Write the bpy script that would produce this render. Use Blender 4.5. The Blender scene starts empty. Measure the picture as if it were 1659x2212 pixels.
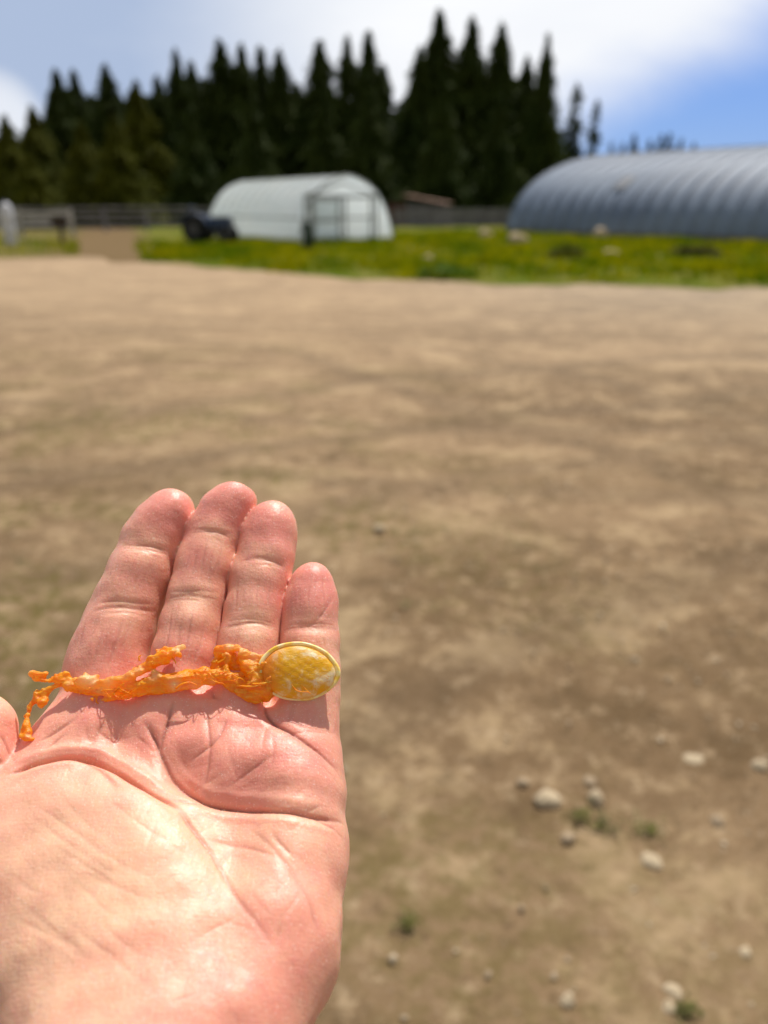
import bpy, bmesh, math, random
import numpy as np
from mathutils import Vector, Matrix
random.seed(7); RNG = np.random.default_rng(7)
SC = bpy.context.scene; COL = SC.collection
R = math.radians

# ------------------------------------------------------------------ camera
PITCH = R(21.8); EYE = 1.6; F = 1661.0           # focal length in units of a 1659 x 2212 picture
cam_d = bpy.data.cameras.new('camera'); cam = bpy.data.objects.new('camera', cam_d); COL.objects.link(cam)
cam.location = (0, 0, EYE); cam.rotation_euler = (math.pi/2 - PITCH, 0, 0)
cam_d.sensor_fit = 'VERTICAL'; cam_d.sensor_height = 36.0; cam_d.lens = 36.0*F/2212.0
cam_d.clip_start = 0.01; cam_d.clip_end = 3000
cam_d.dof.use_dof = True; cam_d.dof.focus_distance = 0.222; cam_d.dof.aperture_fstop = 8.6
SC.camera = cam
SC.render.resolution_x = 768; SC.render.resolution_y = 1024
SC.view_settings.view_transform = 'Standard'; SC.view_settings.look = 'None'
SC.view_settings.exposure = 0.12; SC.view_settings.gamma = 1.0
SC.cycles.max_bounces = 6; SC.cycles.transparent_max_bounces = 12; SC.cycles.use_denoising = True

# ------------------------------------------------------------------ sun and sky
SUN_EL, SUN_AZ = R(55), R(20)                    # azimuth measured from +Y towards +X
SD = Vector((math.sin(SUN_AZ)*math.cos(SUN_EL), math.cos(SUN_AZ)*math.cos(SUN_EL), math.sin(SUN_EL)))
sl = bpy.data.lights.new('sun', 'SUN'); sl.energy = 4.85; sl.angle = R(0.55); sl.color = (1.0, 0.95, 0.87)
so = bpy.data.objects.new('sun', sl); COL.objects.link(so)
so.rotation_euler = (-SD).to_track_quat('-Z', 'Y').to_euler(); so.location = (3, 6, 30)

W = bpy.data.worlds.new('World'); SC.world = W; W.use_nodes = True
class NT:
    """small helper round a node tree"""
    def __init__(s, t): s.t = t
    def n(s, typ, **kw):
        nd = s.t.nodes.new(typ)
        for k, v in kw.items():
            if k.startswith('i_'):
                key = k[2:]; key = int(key) if key.isdigit() else key.replace('_', ' ')
                nd.inputs[key].default_value = v
            else: setattr(nd, k, v)
        return nd
    def l(s, a, b): s.t.links.new(a, b)
    def math(s, op, a, b=None, clamp=False):
        nd = s.t.nodes.new('ShaderNodeMath'); nd.operation = op; nd.use_clamp = clamp
        for i, v in enumerate((a, b)):
            if v is None: continue
            if isinstance(v, (int, float)): nd.inputs[i].default_value = v
            else: s.l(v, nd.inputs[i])
        return nd.outputs[0]
    def mix(s, f, a, b, blend='MIX'):
        nd = s.t.nodes.new('ShaderNodeMix'); nd.data_type = 'RGBA'; nd.blend_type = blend
        for i, v in ((0, f), (6, a), (7, b)):
            if isinstance(v, (int, float)): nd.inputs[i].default_value = v
            elif isinstance(v, tuple): nd.inputs[i].default_value = v if len(v) == 4 else (*v, 1)
            else: s.l(v, nd.inputs[i])
        return nd.outputs[2]
    def rng(s, v, a, b, c=0.0, d=1.0, smooth=True):
        nd = s.t.nodes.new('ShaderNodeMapRange'); nd.interpolation_type = 'SMOOTHSTEP' if smooth else 'LINEAR'
        s.l(v, nd.inputs[0])
        for i, x in ((1, a), (2, b), (3, c), (4, d)): nd.inputs[i].default_value = x
        return nd.outputs[0]
    def noise(s, vec, scale, detail=4, rough=.55, dist=0.0):
        nd = s.t.nodes.new('ShaderNodeTexNoise'); nd.inputs['Scale'].default_value = scale
        nd.inputs['Detail'].default_value = detail; nd.inputs['Roughness'].default_value = rough
        nd.inputs['Distortion'].default_value = dist
        if vec is not None: s.l(vec, nd.inputs['Vector'])
        return nd.outputs['Fac']
    def mapv(s, vec, loc=(0,0,0), rot=(0,0,0), scl=(1,1,1)):
        nd = s.t.nodes.new('ShaderNodeMapping'); s.l(vec, nd.inputs[0])
        nd.inputs[1].default_value = loc; nd.inputs[2].default_value = rot; nd.inputs[3].default_value = scl
        return nd.outputs[0]

def direction(px, py):
    sx, sy = (px-829.5)/F, (py-1106)/F
    return Vector((sx, math.cos(PITCH)-sy*math.sin(PITCH), -math.sin(PITCH)-sy*math.cos(PITCH))).normalized()

def build_world():
    g = NT(W.node_tree); bg = W.node_tree.nodes['Background']
    sky = g.n('ShaderNodeTexSky', sky_type='NISHITA', sun_disc=False)
    sky.sun_elevation = SUN_EL; sky.sun_rotation = SUN_AZ; sky.altitude = 600; sky.air_density = 1.0; sky.dust_density = 0.6; sky.ozone_density = 2.0
    d = g.n('ShaderNodeTexCoord').outputs['Generated']
    def dot(v):
        nd = g.n('ShaderNodeVectorMath', operation='DOT_PRODUCT'); g.l(d, nd.inputs[0]); nd.inputs[1].default_value = v; return nd.outputs['Value']
    # a great sheet of bright cloud; its lower edge runs as a plane through the eye, blue sky beneath it on the right
    n = direction(1250, 262).cross(direction(1659, 48)).normalized()
    if n.z < 0: n = -n
    soft = g.noise(g.mapv(d, scl=(1, 1, 2.2)), 2.6, 5, .55, .4)
    edge = g.math('ADD', dot(n), g.math('MULTIPLY', g.math('SUBTRACT', soft, .5), .12))
    cloud = g.rng(edge, -.055, .06)
    # left of the trees the sheet is there whatever the edge does
    wl = g.rng(dot(direction(1659, 250)), .955, .80)
    cloud = g.math('MAXIMUM', cloud, wl)
    nb = g.noise(g.mapv(d, loc=(3, 1, 2), scl=(1, 1, 3)), 3.2, 5, .5, .3)
    glow = g.rng(dot(direction(1290, -50)), .865, .995)      # thin cloud lets the sun through nearer to it
    puff = g.math('MULTIPLY', g.rng(dot(direction(-8, 262)), .9982, .9998), .7)
    br = g.math('ADD', g.math('MULTIPLY', glow, .9), g.math('MULTIPLY', g.math('SUBTRACT', nb, .56), .5))
    br = g.math('ADD', br, puff)
    br = g.math('MINIMUM', g.math('MAXIMUM', br, 0.0), 1.0)
    grey = g.mix(br, (.49, .60, .82), (1.16, 1.17, 1.19))
    sd = g.n('ShaderNodeSeparateXYZ'); g.l(d, sd.inputs[0]); behind = g.rng(sd.outputs['Y'], .45, -.15)     # unseen cloud behind and overhead, made neutral white as fill for the hand
    grey = g.mix(behind, grey, (.50, .51, .52)); cloud = g.math('MAXIMUM', cloud, behind)
    sk = g.mix(1.0, sky.outputs[0], (.14, .165, .19), 'MULTIPLY')
    haze = g.mix(.75, sk, (.13, .26, .74))
    out = g.mix(cloud, haze, grey)
    g.l(out, bg.inputs[0]); bg.inputs[1].default_value = 0.80
build_world()

# ------------------------------------------------------------------ object helpers
def tag(o, label=None, cat=None, group=None, kind=None):
    for k, v in (('label', label), ('category', cat), ('group', group), ('kind', kind)):
        if v: o[k] = v
    return o
def empty(name, loc=(0,0,0), rz=0.0):
    o = bpy.data.objects.new(name, None); COL.objects.link(o); o.location = loc; o.rotation_euler = (0, 0, rz); o.empty_display_size = .1
    return o
def mesh_obj(name, verts, faces, mat, parent=None, smooth=False):
    me = bpy.data.meshes.new(name)
    if isinstance(verts, np.ndarray) and isinstance(faces, np.ndarray):
        k = faces.shape[1]
        me.vertices.add(len(verts)); me.vertices.foreach_set('co', verts.astype(np.float32).ravel())
        me.loops.add(faces.size); me.loops.foreach_set('vertex_index', faces.astype(np.int32).ravel())
        me.polygons.add(len(faces)); me.polygons.foreach_set('loop_start', np.arange(0, faces.size, k, dtype=np.int32))
        me.polygons.foreach_set('loop_total', np.full(len(faces), k, dtype=np.int32)); me.update(calc_edges=True)
    else:
        me.from_pydata([tuple(v) for v in verts], [], [tuple(f) for f in faces]); me.update()
    if smooth: me.polygons.foreach_set('use_smooth', np.ones(len(me.polygons), dtype=bool))
    o = bpy.data.objects.new(name, me); COL.objects.link(o); me.materials.append(mat)
    if parent: o.parent = parent
    return o
class MB:
    """collects shapes that belong to ONE part"""
    def __init__(s): s.v = []; s.f = []
    def box(s, c, size, rot=None, taper=1.0):
        x, y, z = (q/2 for q in size); b = len(s.v); M = rot or Matrix.Identity(3)
        for dz in (-1, 1):
            k = taper if dz > 0 else 1
            for dx, dy in ((-1,-1), (1,-1), (1,1), (-1,1)):
                s.v.append(Vector(c) + M @ Vector((dx*x*k, dy*y*k, dz*z)))
        s.f += [tuple(b+i for i in q) for q in ((3,2,1,0), (4,5,6,7), (0,1,5,4), (1,2,6,5), (2,3,7,6), (3,0,4,7))]
        return s
    def tube(s, pts, r, n=8, cap=True):
        pts = [Vector(p) for p in pts]; rr = r if isinstance(r, (list, tuple)) else [r]*len(pts); b = len(s.v)
        up = Vector((0, 0, 1))
        for i, p in enumerate(pts):
            t = (pts[min(i+1, len(pts)-1)] - pts[max(i-1, 0)]).normalized()
            a = t.cross(up); a = t.cross(Vector((1, 0, 0))) if a.length < .05 else a
            a.normalize(); c = t.cross(a).normalized()
            for k in range(n):
                th = 2*math.pi*k/n; s.v.append(p + rr[i]*(math.cos(th)*a + math.sin(th)*c))
        for i in range(len(pts)-1):
            for k in range(n):
                k2 = (k+1) % n; s.f.append((b+i*n+k, b+i*n+k2, b+(i+1)*n+k2, b+(i+1)*n+k))
        if cap:
            s.f.append(tuple(b+k for k in range(n))[::-1]); e = b+(len(pts)-1)*n; s.f.append(tuple(e+k for k in range(n)))
        return s
    def lathe(s, c, prof, n=20, axis='z'):
        b = len(s.v)
        for r_, h in prof:
            for k in range(n):
                th = 2*math.pi*k/n; p = (r_*math.cos(th), r_*math.sin(th), h)
                if axis == 'y': p = (p[0], p[2], p[1])
                if axis == 'x': p = (p[2], p[0], p[1])
                s.v.append(Vector(c) + Vector(p))
        for i in range(len(prof)-1):
            for k in range(n):
                k2 = (k+1) % n; s.f.append((b+i*n+k, b+i*n+k2, b+(i+1)*n+k2, b+(i+1)*n+k))
        s.f.append(tuple(b+k for k in range(n))[::-1]); e = b+(len(prof)-1)*n; s.f.append(tuple(e+k for k in range(n)))
        return s
    def build(s, name, mat, parent=None, smooth=False): return mesh_obj(name, s.v, s.f, mat, parent, smooth)

def new_mat(name):
    m = bpy.data.materials.new(name); m.use_nodes = True; g = NT(m.node_tree); b = m.node_tree.nodes['Principled BSDF']; return m, g, b
def flat_mat(name, col, rough=.7, var=.25, scale=6.0, metal=0.0, bump=.15):
    m, g, b = new_mat(name); v = g.n('ShaderNodeTexCoord').outputs['Object']; nz = g.noise(v, scale, 5, .6)
    d = tuple(c*(1-var) for c in col); l = tuple(min(1, c*(1+var)) for c in col)
    g.l(g.mix(g.rng(nz, .3, .7), d, l), b.inputs['Base Color']); b.inputs['Roughness'].default_value = rough; b.inputs['Metallic'].default_value = metal; b.inputs['Specular IOR Level'].default_value = .5 if rough < .75 else .15
    bp = g.n('ShaderNodeBump'); bp.inputs['Strength'].default_value = bump; bp.inputs['Distance'].default_value = .02
    g.l(g.noise(v, scale*5, 4), bp.inputs['Height']); g.l(bp.outputs[0], b.inputs['Normal'])
    return m

# ------------------------------------------------------------------ ground
def ground_mat():
    m, g, b = new_mat('gravel_dirt'); v = g.n('ShaderNodeNewGeometry').outputs['Position']
    warp = g.n('ShaderNodeTexNoise'); warp.inputs['Scale'].default_value = .25; g.l(v, warp.inputs['Vector'])
    vv = g.n('ShaderNodeVectorMath', operation='MULTIPLY_ADD'); g.l(warp.outputs['Color'], vv.inputs[0]); vv.inputs[1].default_value = (1.6, 1.6, 0); g.l(v, vv.inputs[2])
    vw = vv.outputs[0]
    big = g.noise(g.mapv(vw, rot=(0,0,R(-24)), scl=(.5, 1.0, 1)), .55, 3, .6)
    frac = g.noise(g.mapv(v, loc=(31, 7, 0)), 1.6, 12, .82, .3)                      # crumbs and clods at every size
    blot = g.noise(g.mapv(v, loc=(3, 17, 0)), 9.0, 8, .78); fine = g.noise(v, 38, 6, .8); grit = g.noise(v, 160, 3, .8); mid = frac
    # wheel tracks: long arcs swung round a far point, pressed darker with pale crumbs thrown between
    def arc(cx, cy, r0, w, fuzz):
        dn = g.n('ShaderNodeVectorMath', operation='DISTANCE'); g.l(vw, dn.inputs[0]); dn.inputs[1].default_value = (cx, cy, 0)
        x_ = g.math('ADD', g.math('SUBTRACT', dn.outputs['Value'], r0), g.math('MULTIPLY', g.math('SUBTRACT', blot, .5), fuzz)); return g.rng(g.math('ABSOLUTE', x_), w, w*.35)
    tr = g.math('MAXIMUM', arc(9, -9, 17.5, .22, .5), arc(9, -9, 19.1, .22, .5))
    for q in ((9, -9, 14.6, .18, .4), (9, -9, 16.2, .18, .4), (-14, -4, 19.2, .2, .5), (-14, -4, 20.8, .2, .5), (4, 30, 23.5, .2, .5), (4, 30, 25.1, .2, .5), (-3, 26, 14.2, .2, .5)): tr = g.math('MAXIMUM', tr, g.math('MULTIPLY', arc(*q), .8))
    c = g.mix(g.rng(big, .36, .64), (.205, .128, .064), (.325, .213, .116))
    c = g.mix(g.math('MULTIPLY', g.rng(frac, .50, .60), .85), c, (.45, .315, .175))
    c = g.mix(g.math('MULTIPLY', g.rng(frac, .49, .39), .62), c, (.105, .064, .026))
    c = g.mix(g.math('MULTIPLY', g.rng(blot, .53, .64), .7), c, (.50, .36, .215))
    c = g.mix(g.math('MULTIPLY', g.rng(blot, .47, .35), .6), c, (.12, .074, .034))
    c = g.mix(g.math('MULTIPLY', tr, .42), c, (.135, .088, .048))
    c = g.mix(g.math('MULTIPLY', g.rng(fine, .55, .72), .6), c, (.52, .40, .27))
    c = g.mix(g.math('MULTIPLY', g.rng(grit, .58, .74), .5), c, (.58, .47, .34))
    gp = g.noise(g.mapv(vw, loc=(9, 4, 0)), .9, 5, .6); gp2 = g.noise(v, 14, 5, .7)   # thin green growth in patches
    left = g.n('ShaderNodeSeparateXYZ'); g.l(v, left.inputs[0])
    gm = g.math('MULTIPLY', g.rng(gp, .47, .60), g.rng(gp2, .40, .62))
    gm = g.math('MULTIPLY', gm, g.rng(left.outputs['X'], 1.6, -1.2, .12, .8))
    gm = g.math('MULTIPLY', gm, g.rng(left.outputs['Y'], 12, 5))
    c = g.mix(gm, c, (.125, .102, .020))
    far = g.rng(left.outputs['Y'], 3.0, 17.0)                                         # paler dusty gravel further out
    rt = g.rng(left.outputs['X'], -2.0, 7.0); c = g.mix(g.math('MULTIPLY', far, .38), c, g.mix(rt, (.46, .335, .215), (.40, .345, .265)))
    g.l(c, b.inputs['Base Color']); b.inputs['Roughness'].default_value = .95; b.inputs['Specular IOR Level'].default_value = .15
    bp = g.n('ShaderNodeBump'); bp.inputs['Strength'].default_value = .9; bp.inputs['Distance'].default_value = .02
    h = g.math('ADD', g.math('MULTIPLY', fine, .7), g.math('MULTIPLY', grit, .35)); g.l(h, bp.inputs['Height']); g.l(bp.outputs[0], b.inputs['Normal'])
    return m
def hills(x, y):
    return .012*np.sin(x*1.3+.5*y)*np.cos(y*.9-.3*x) + .006*np.sin(3.1*x+1)*np.sin(2.7*y)
def build_ground():
    xs = np.concatenate([-np.geomspace(1500, 8, 26), np.linspace(-7.6, 7.6, 96), np.geomspace(8, 1500, 26)])
    ys = np.concatenate([-np.geomspace(600, 3, 12), np.linspace(-2.5, 12, 110), np.geomspace(12.3, 2400, 50)])
    X, Y = np.meshgrid(xs, ys); Z = hills(X, Y)*np.clip((14-np.hypot(X, Y))/6, 0, 1) - .004
    v = np.stack([X.ravel(), Y.ravel(), Z.ravel()], 1); nx, ny = len(xs), len(ys)
    i = (np.arange(ny-1)[:, None]*nx + np.arange(nx-1)[None]).ravel()
    f = np.stack([i, i+1, i+nx+1, i+nx], 1)
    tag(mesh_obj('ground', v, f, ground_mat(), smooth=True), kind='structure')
build_ground()

# the grass verge beyond the yard: a soil-green sheet with a real growth of blades on it
def verge_front(x):   # distance of the gravel's edge for a given x
    return np.interp(x, [-40, -16, -12, -9.2, -8.3, -5.0, -2.7, 0, 3, 8, 12, 40], [27, 26.5, 26.0, 26.5, 24.5, 22.6, 20.2, 18.3, 17.2, 16.3, 15.8, 14])
def verge_back(x):
    return np.interp(x, [-40, -8, -3, 6, 16, 40], [36, 37, 46, 52, 40, 30])
def bare(x, y):      # the bare dirt track that leads through the grass on the left
    c = -9.75 - (y-28.6)*.333
    return np.abs(x-c) < (1.15 + (y-28.6)*.037)*(.75+.35*np.random.default_rng(1).random(len(x)))
def build_verge():
    m, g, b = new_mat('verge_turf'); v = g.n('ShaderNodeNewGeometry').outputs['Position']
    n1 = g.noise(v, .55, 5, .6); n2 = g.noise(v, 3, 4, .6)
    c = g.mix(g.rng(n1, .40, .62), (.075, .105, .010), (.17, .155, .040)); c = g.mix(g.math('MULTIPLY', g.rng(n2, .55, .7), .5), c, (.24, .18, .10))
    sp = g.n('ShaderNodeSeparateXYZ'); g.l(v, sp.inputs[0]); tx = g.math('ADD', sp.outputs['X'], g.math('MULTIPLY', g.math('SUBTRACT', sp.outputs['Y'], 28.6), .333)); tx = g.math('ADD', tx, g.math('MULTIPLY', g.math('SUBTRACT', n1, .5), 2.5))
    tr_ = g.math('MULTIPLY', g.rng(tx, -12.6, -10.6, .5, 1.0), g.rng(tx, -7.2, -8.6)); c = g.mix(g.math('MULTIPLY', tr_, .9), c, (.165, .108, .062))        # bare dirt of the track
    g.l(c, b.inputs['Base Color']); b.inputs['Roughness'].default_value = 1.0; b.inputs['Specular IOR Level'].default_value = 0
    xs = np.linspace(-40, 44, 170); T = np.linspace(0, 1, 26)
    X = np.repeat(xs[None], len(T), 0); Y = verge_front(X) + T[:, None]*(90-verge_front(X)) + .35*np.sin(X*1.7)*(T[:, None] == 0) + .2*np.sin(X*4.3+1)*(T[:, None] == 0)
    Z = .004 + .06*np.clip((Y-verge_front(X))/5, 0, 1)*(1+.5*np.sin(X*.9)*np.cos(Y*.6))
    v = np.stack([X.ravel(), Y.ravel(), Z.ravel()], 1); nx = len(xs)
    i = (np.arange(len(T)-1)[:, None]*nx + np.arange(nx-1)[None]).ravel()
    tag(mesh_obj('field', v, np.stack([i, i+1, i+nx+1, i+nx], 1), m, smooth=True), kind='structure')
    # blades
    mg, g, b = new_mat('grass_blades'); oi = g.n('ShaderNodeNewGeometry'); v = oi.outputs['Position']
    n1 = g.noise(v, .5, 4, .6); n2 = g.noise(v, 6, 3, .7)
    c = g.mix(g.rng(n1, .38, .62), (.085, .145, .001), (.29, .27, .001)); c = g.mix(g.math('MULTIPLY', g.rng(n2, .5, .7), .35), c, (.22, .23, .02))
    g.l(c, b.inputs['Base Color']); b.inputs['Roughness'].default_value = .8; b.inputs['Specular IOR Level'].default_value = .03
    tr = g.n('ShaderNodeBsdfTranslucent'); g.l(c, tr.inputs[0]); mx = g.n('ShaderNodeMixShader'); mx.inputs[0].default_value = .4
    g.l(b.outputs[0], mx.inputs[1]); g.l(tr.outputs[0], mx.inputs[2]); g.l(mx.outputs[0], mg.node_tree.nodes['Material Output'].inputs[0])
    N = 100000; x = RNG.uniform(-24, 24, N); y = verge_front(x) + (RNG.random(N)**1.4)*(verge_back(x)-verge_front(x)); fr = RNG.random(N) < .07; y = np.where(fr, verge_front(x) - 1.6*RNG.random(N)**1.6*(1+.6*np.sin(x*2.1)), y)
    cl = np.sin(x*1.1+2.2*np.sin(y*.5))*np.cos(y*1.3+2*np.sin(x*.6)); keep = ~(bare(x, y)) & (RNG.random(N) < (.65+.35*cl)*np.interp(x, [-14, -9, -6.5, -4], [.12, .2, .75, 1])*np.clip((y-verge_front(x)+.8*np.sin(x*1.7)+.5*np.sin(x*4.1))/2.4+.15, .12, 1))
    x, y, cl = x[keep], y[keep], cl[keep]; n = len(x)
    h = (.07+.12*RNG.random(n)+.09*np.clip(cl, 0, 1))*np.clip((y-verge_front(x))/1.5+.35, .22, 1.15); a = RNG.uniform(0, 2*np.pi, n); w = np.minimum(.035+.05*RNG.random(n), h*.35)
    zz = .004+.06*np.clip((y-verge_front(x))/5, 0, 1)*(1+.5*np.sin(x*.9)*np.cos(y*.6)) - .02
    dx, dy = np.cos(a)*w, np.sin(a)*w; lx, ly = RNG.normal(0, .08, n), RNG.normal(0, .08, n)
    V = np.empty((n, 3, 3)); V[:, 0] = np.stack([x-dx, y-dy, zz], 1); V[:, 1] = np.stack([x+dx, y+dy, zz], 1); V[:, 2] = np.stack([x+lx, y+ly, zz+h], 1)
    tag(mesh_obj('grass', V.reshape(-1, 3), np.arange(3*n).reshape(-1, 3), mg), 'bright green spring grass growing along the far edge of the gravel yard', 'grass', kind='stuff')
build_verge()

# ------------------------------------------------------------------ stones on the yard
def rock_mesh(name, seed, mat, sub=3, rough=.22):
    bm = bmesh.new(); bmesh.ops.create_icosphere(bm, subdivisions=sub, radius=1); rg = np.random.default_rng(seed)
    D = rg.normal(size=(7, 3)); D /= np.linalg.norm(D, axis=1)[:, None]; K = rg.uniform(1.5, 4, 7); ph = rg.uniform(0, 6, 7); cut = rg.uniform(.62, .95, 7)
    for v in bm.verts:
        p = np.array(v.co); 
        for d_, c_ in zip(D, cut):
            s = p@d_
            if s > c_: p = p - d_*(s-c_)*.85
        p = p*(1+rough*.25*sum(math.sin(k*float(p@d_)*2+f) for d_, k, f in zip(D, K, ph))/2)
        v.co = p
    me = bpy.data.meshes.new(name); bm.to_mesh(me); bm.free(); me.materials.append(mat)
    me.polygons.foreach_set('use_smooth', np.ones(len(me.polygons), dtype=bool)); return me
STONE = flat_mat('pale_stone', (.45, .355, .235), .95, .25, 30, bump=.3); STONE2 = flat_mat('brown_stone', (.32, .24, .155), .9, .3, 30, bump=.3)
ROCKS = [rock_mesh('rock', s, STONE) for s in (1, 2, 3)]; ROCKS2 = [rock_mesh('rock', s, STONE2) for s in (4, 5)]
def ground_at(px, py, z=0.0):
    d = direction(px, py); t = (EYE-z)/-d.z; return Vector((d.x*t, d.y*t, z))
for k, (px, py, w, hh, dark, lab) in enumerate([
    (1180, 1727, 66, .55, 0, 'flat oval pale stone lying left of the rounder cream stone on the dirt'),
    (1287, 1728, 44, .95, 0, 'bright cream rounded stone beside the flat oval one, dark shade at its foot'),
    (1640, 1658, 40, .8, 0, 'white stone by itself in a dark hollow at the picture\'s right edge'),
    (1548, 1778, 34, .8, 1, 'dull brown stone with a dark underside below the lone white stone'),
    (1228, 1813, 36, .7, 1, 'small round dusty stone just under the flat oval pale stone'),
    (1408, 1862, 50, .5, 0, 'low greyish pink stone beyond the little green weeds'),
    (1228, 2165, 38, .9, 0, 'egg-shaped cream stone near the bottom of the picture'),
    (1452, 2142, 42, .5, 0, 'low pale stone in the patch of gravel at the lower right'),
    (1610, 2060, 30, .7, 0, 'small whitish stone at the lower right beside loose gravel'),
    (1130, 1690, 30, .5, 1, 'small dusty brown stone up and left of the flat oval pale one'),
    (1445, 2178, 34, .7, 0, 'small pale stone close to the bottom edge right of the egg-shaped one'),
    (820, 1142, 34, .5, 0, 'small pale stone out on the yard right of the fingertips'),
    (1275, 1688, 34, .4, 1, 'faint buff stone just behind the cream rounded stone'),
    (1500, 1640, 46, .25, 0, 'broad flat pale stone sunk in the dirt left of the lone white stone')]):
    p = ground_at(px, py); dist = (Vector((0, 0, EYE))-p).length; w = w*.9/F*dist
    o = bpy.data.objects.new('stone', (ROCKS2 if dark else ROCKS)[k % (2 if dark else 3)]); COL.objects.link(o)
    o.scale = (w/2, w/2*.8, w/2*hh); o.location = (p.x, p.y, w*.02*hh); o.rotation_euler = (0, 0, k*1.7)
    tag(o, lab, 'stone', 'single stones on the dirt yard')
def build_gravel():
    n = 16000; x = RNG.uniform(-4, 5, n); y = 1.0+RNG.random(n)**1.3*11; r = .003+.007*RNG.random(n)**3
    dens = np.clip(.35+.5*np.sin(x*2.1+1)*np.cos(y*1.7)+.45*(x > .9), .12, 1); k = RNG.random(n) < dens; x, y, r = x[k], y[k], r[k]; n = len(x)
    base = np.array([(1,0,0), (-1,0,0), (0,1,0), (0,-1,0), (0,0,1), (0,0,-1)], float)
    base = np.concatenate([base, np.array([(a, b_, c) for a in (-1, 1) for b_ in (-1, 1) for c in (-1, 1)])*.62]); from itertools import combinations
    bm = bmesh.new(); [bm.verts.new(p) for p in base]; r_ = bmesh.ops.convex_hull(bm, input=bm.verts[:]); bm.verts.index_update()
    F0 = np.array([[v.index for v in f.verts] for f in bm.faces if len(f.verts) == 3]); B0 = np.array([v.co[:] for v in bm.verts]); bm.free()
    a = RNG.uniform(0, 6.28, n); S = np.stack([r*RNG.uniform(.8, 1.5, n), r*RNG.uniform(.7, 1.1, n), r*RNG.uniform(.4, .8, n)], 1)
    P = B0[None]*S[:, None, :]*(1+.18*RNG.normal(size=(n, len(B0), 1)).clip(-1, 1))
    c, s = np.cos(a)[:, None], np.sin(a)[:, None]; X = P[..., 0]*c-P[..., 1]*s + x[:, None]; Y = P[..., 0]*s+P[..., 1]*c + y[:, None]; Z = P[..., 2] + (r*.25)[:, None]+.003
    V = np.stack([X, Y, Z], -1).reshape(-1, 3); Fc = (F0[None]+(np.arange(n)*len(B0))[:, None, None]).reshape(-1, 3)
    m, g, b = new_mat('loose_gravel'); v = g.n('ShaderNodeNewGeometry').outputs['Position']
    g.l(g.mix(g.rng(g.noise(v, 25, 2), .35, .65), (.27, .195, .12), (.47, .38, .26)), b.inputs['Base Color']); b.inputs['Roughness'].default_value = .9
    tag(mesh_obj('gravel', V, Fc, m, smooth=True), 'loose small gravel scattered over the brown dirt yard', 'gravel', kind='stuff')
    # low weeds creeping over the dirt
    spots = [(ground_at(*q), s) for q, s in (((1300, 1785), .07), ((1400, 1795), .06), ((1255, 1765), .04), ((880, 2000), .04), ((1480, 2190), .03), ((600, 985), .8), ((1120, 1185), .32), ((450, 900), .5),
             ((60, 1020), .55), ((1180, 1230), .3), ((40, 1215), .3), ((880, 1310), .18), ((250, 860), .6), ((20, 900), .8), ((900, 1150), .25), ((110, 860), .7))]
    T = []
    for p, s in spots:
        q = int(80); ang = RNG.uniform(0, 6.28, q); rr = s*np.abs(RNG.normal(0, .55, q)); 
        cx, cy = p.x+rr*np.cos(ang), p.y+rr*np.sin(ang)*.8; l = .004+.006*RNG.random(q); b_ = RNG.uniform(0, 6.28, q)
        for i in range(q):
            z = .004+.008*RNG.random(); T.append(((cx[i]-l[i]*math.cos(b_[i]), cy[i]-l[i]*math.sin(b_[i]), z), (cx[i]+l[i]*.5*math.sin(b_[i]), cy[i]-l[i]*.5*math.cos(b_[i]), z+.005), (cx[i]+l[i]*math.cos(b_[i]), cy[i]+l[i]*math.sin(b_[i]), z+.009), (cx[i]-l[i]*.5*math.sin(b_[i]), cy[i]+l[i]*.5*math.cos(b_[i]), z+.003)))
    V = np.array(T).reshape(-1, 3); m = flat_mat('weed_leaf', (.10, .09, .010), .7, .3, 20)
    tag(mesh_obj('weeds', V, np.arange(len(V)).reshape(-1, 4), m), 'thin creeping green weeds in patches on the dirt', 'weeds', kind='stuff')
build_gravel()

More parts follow.
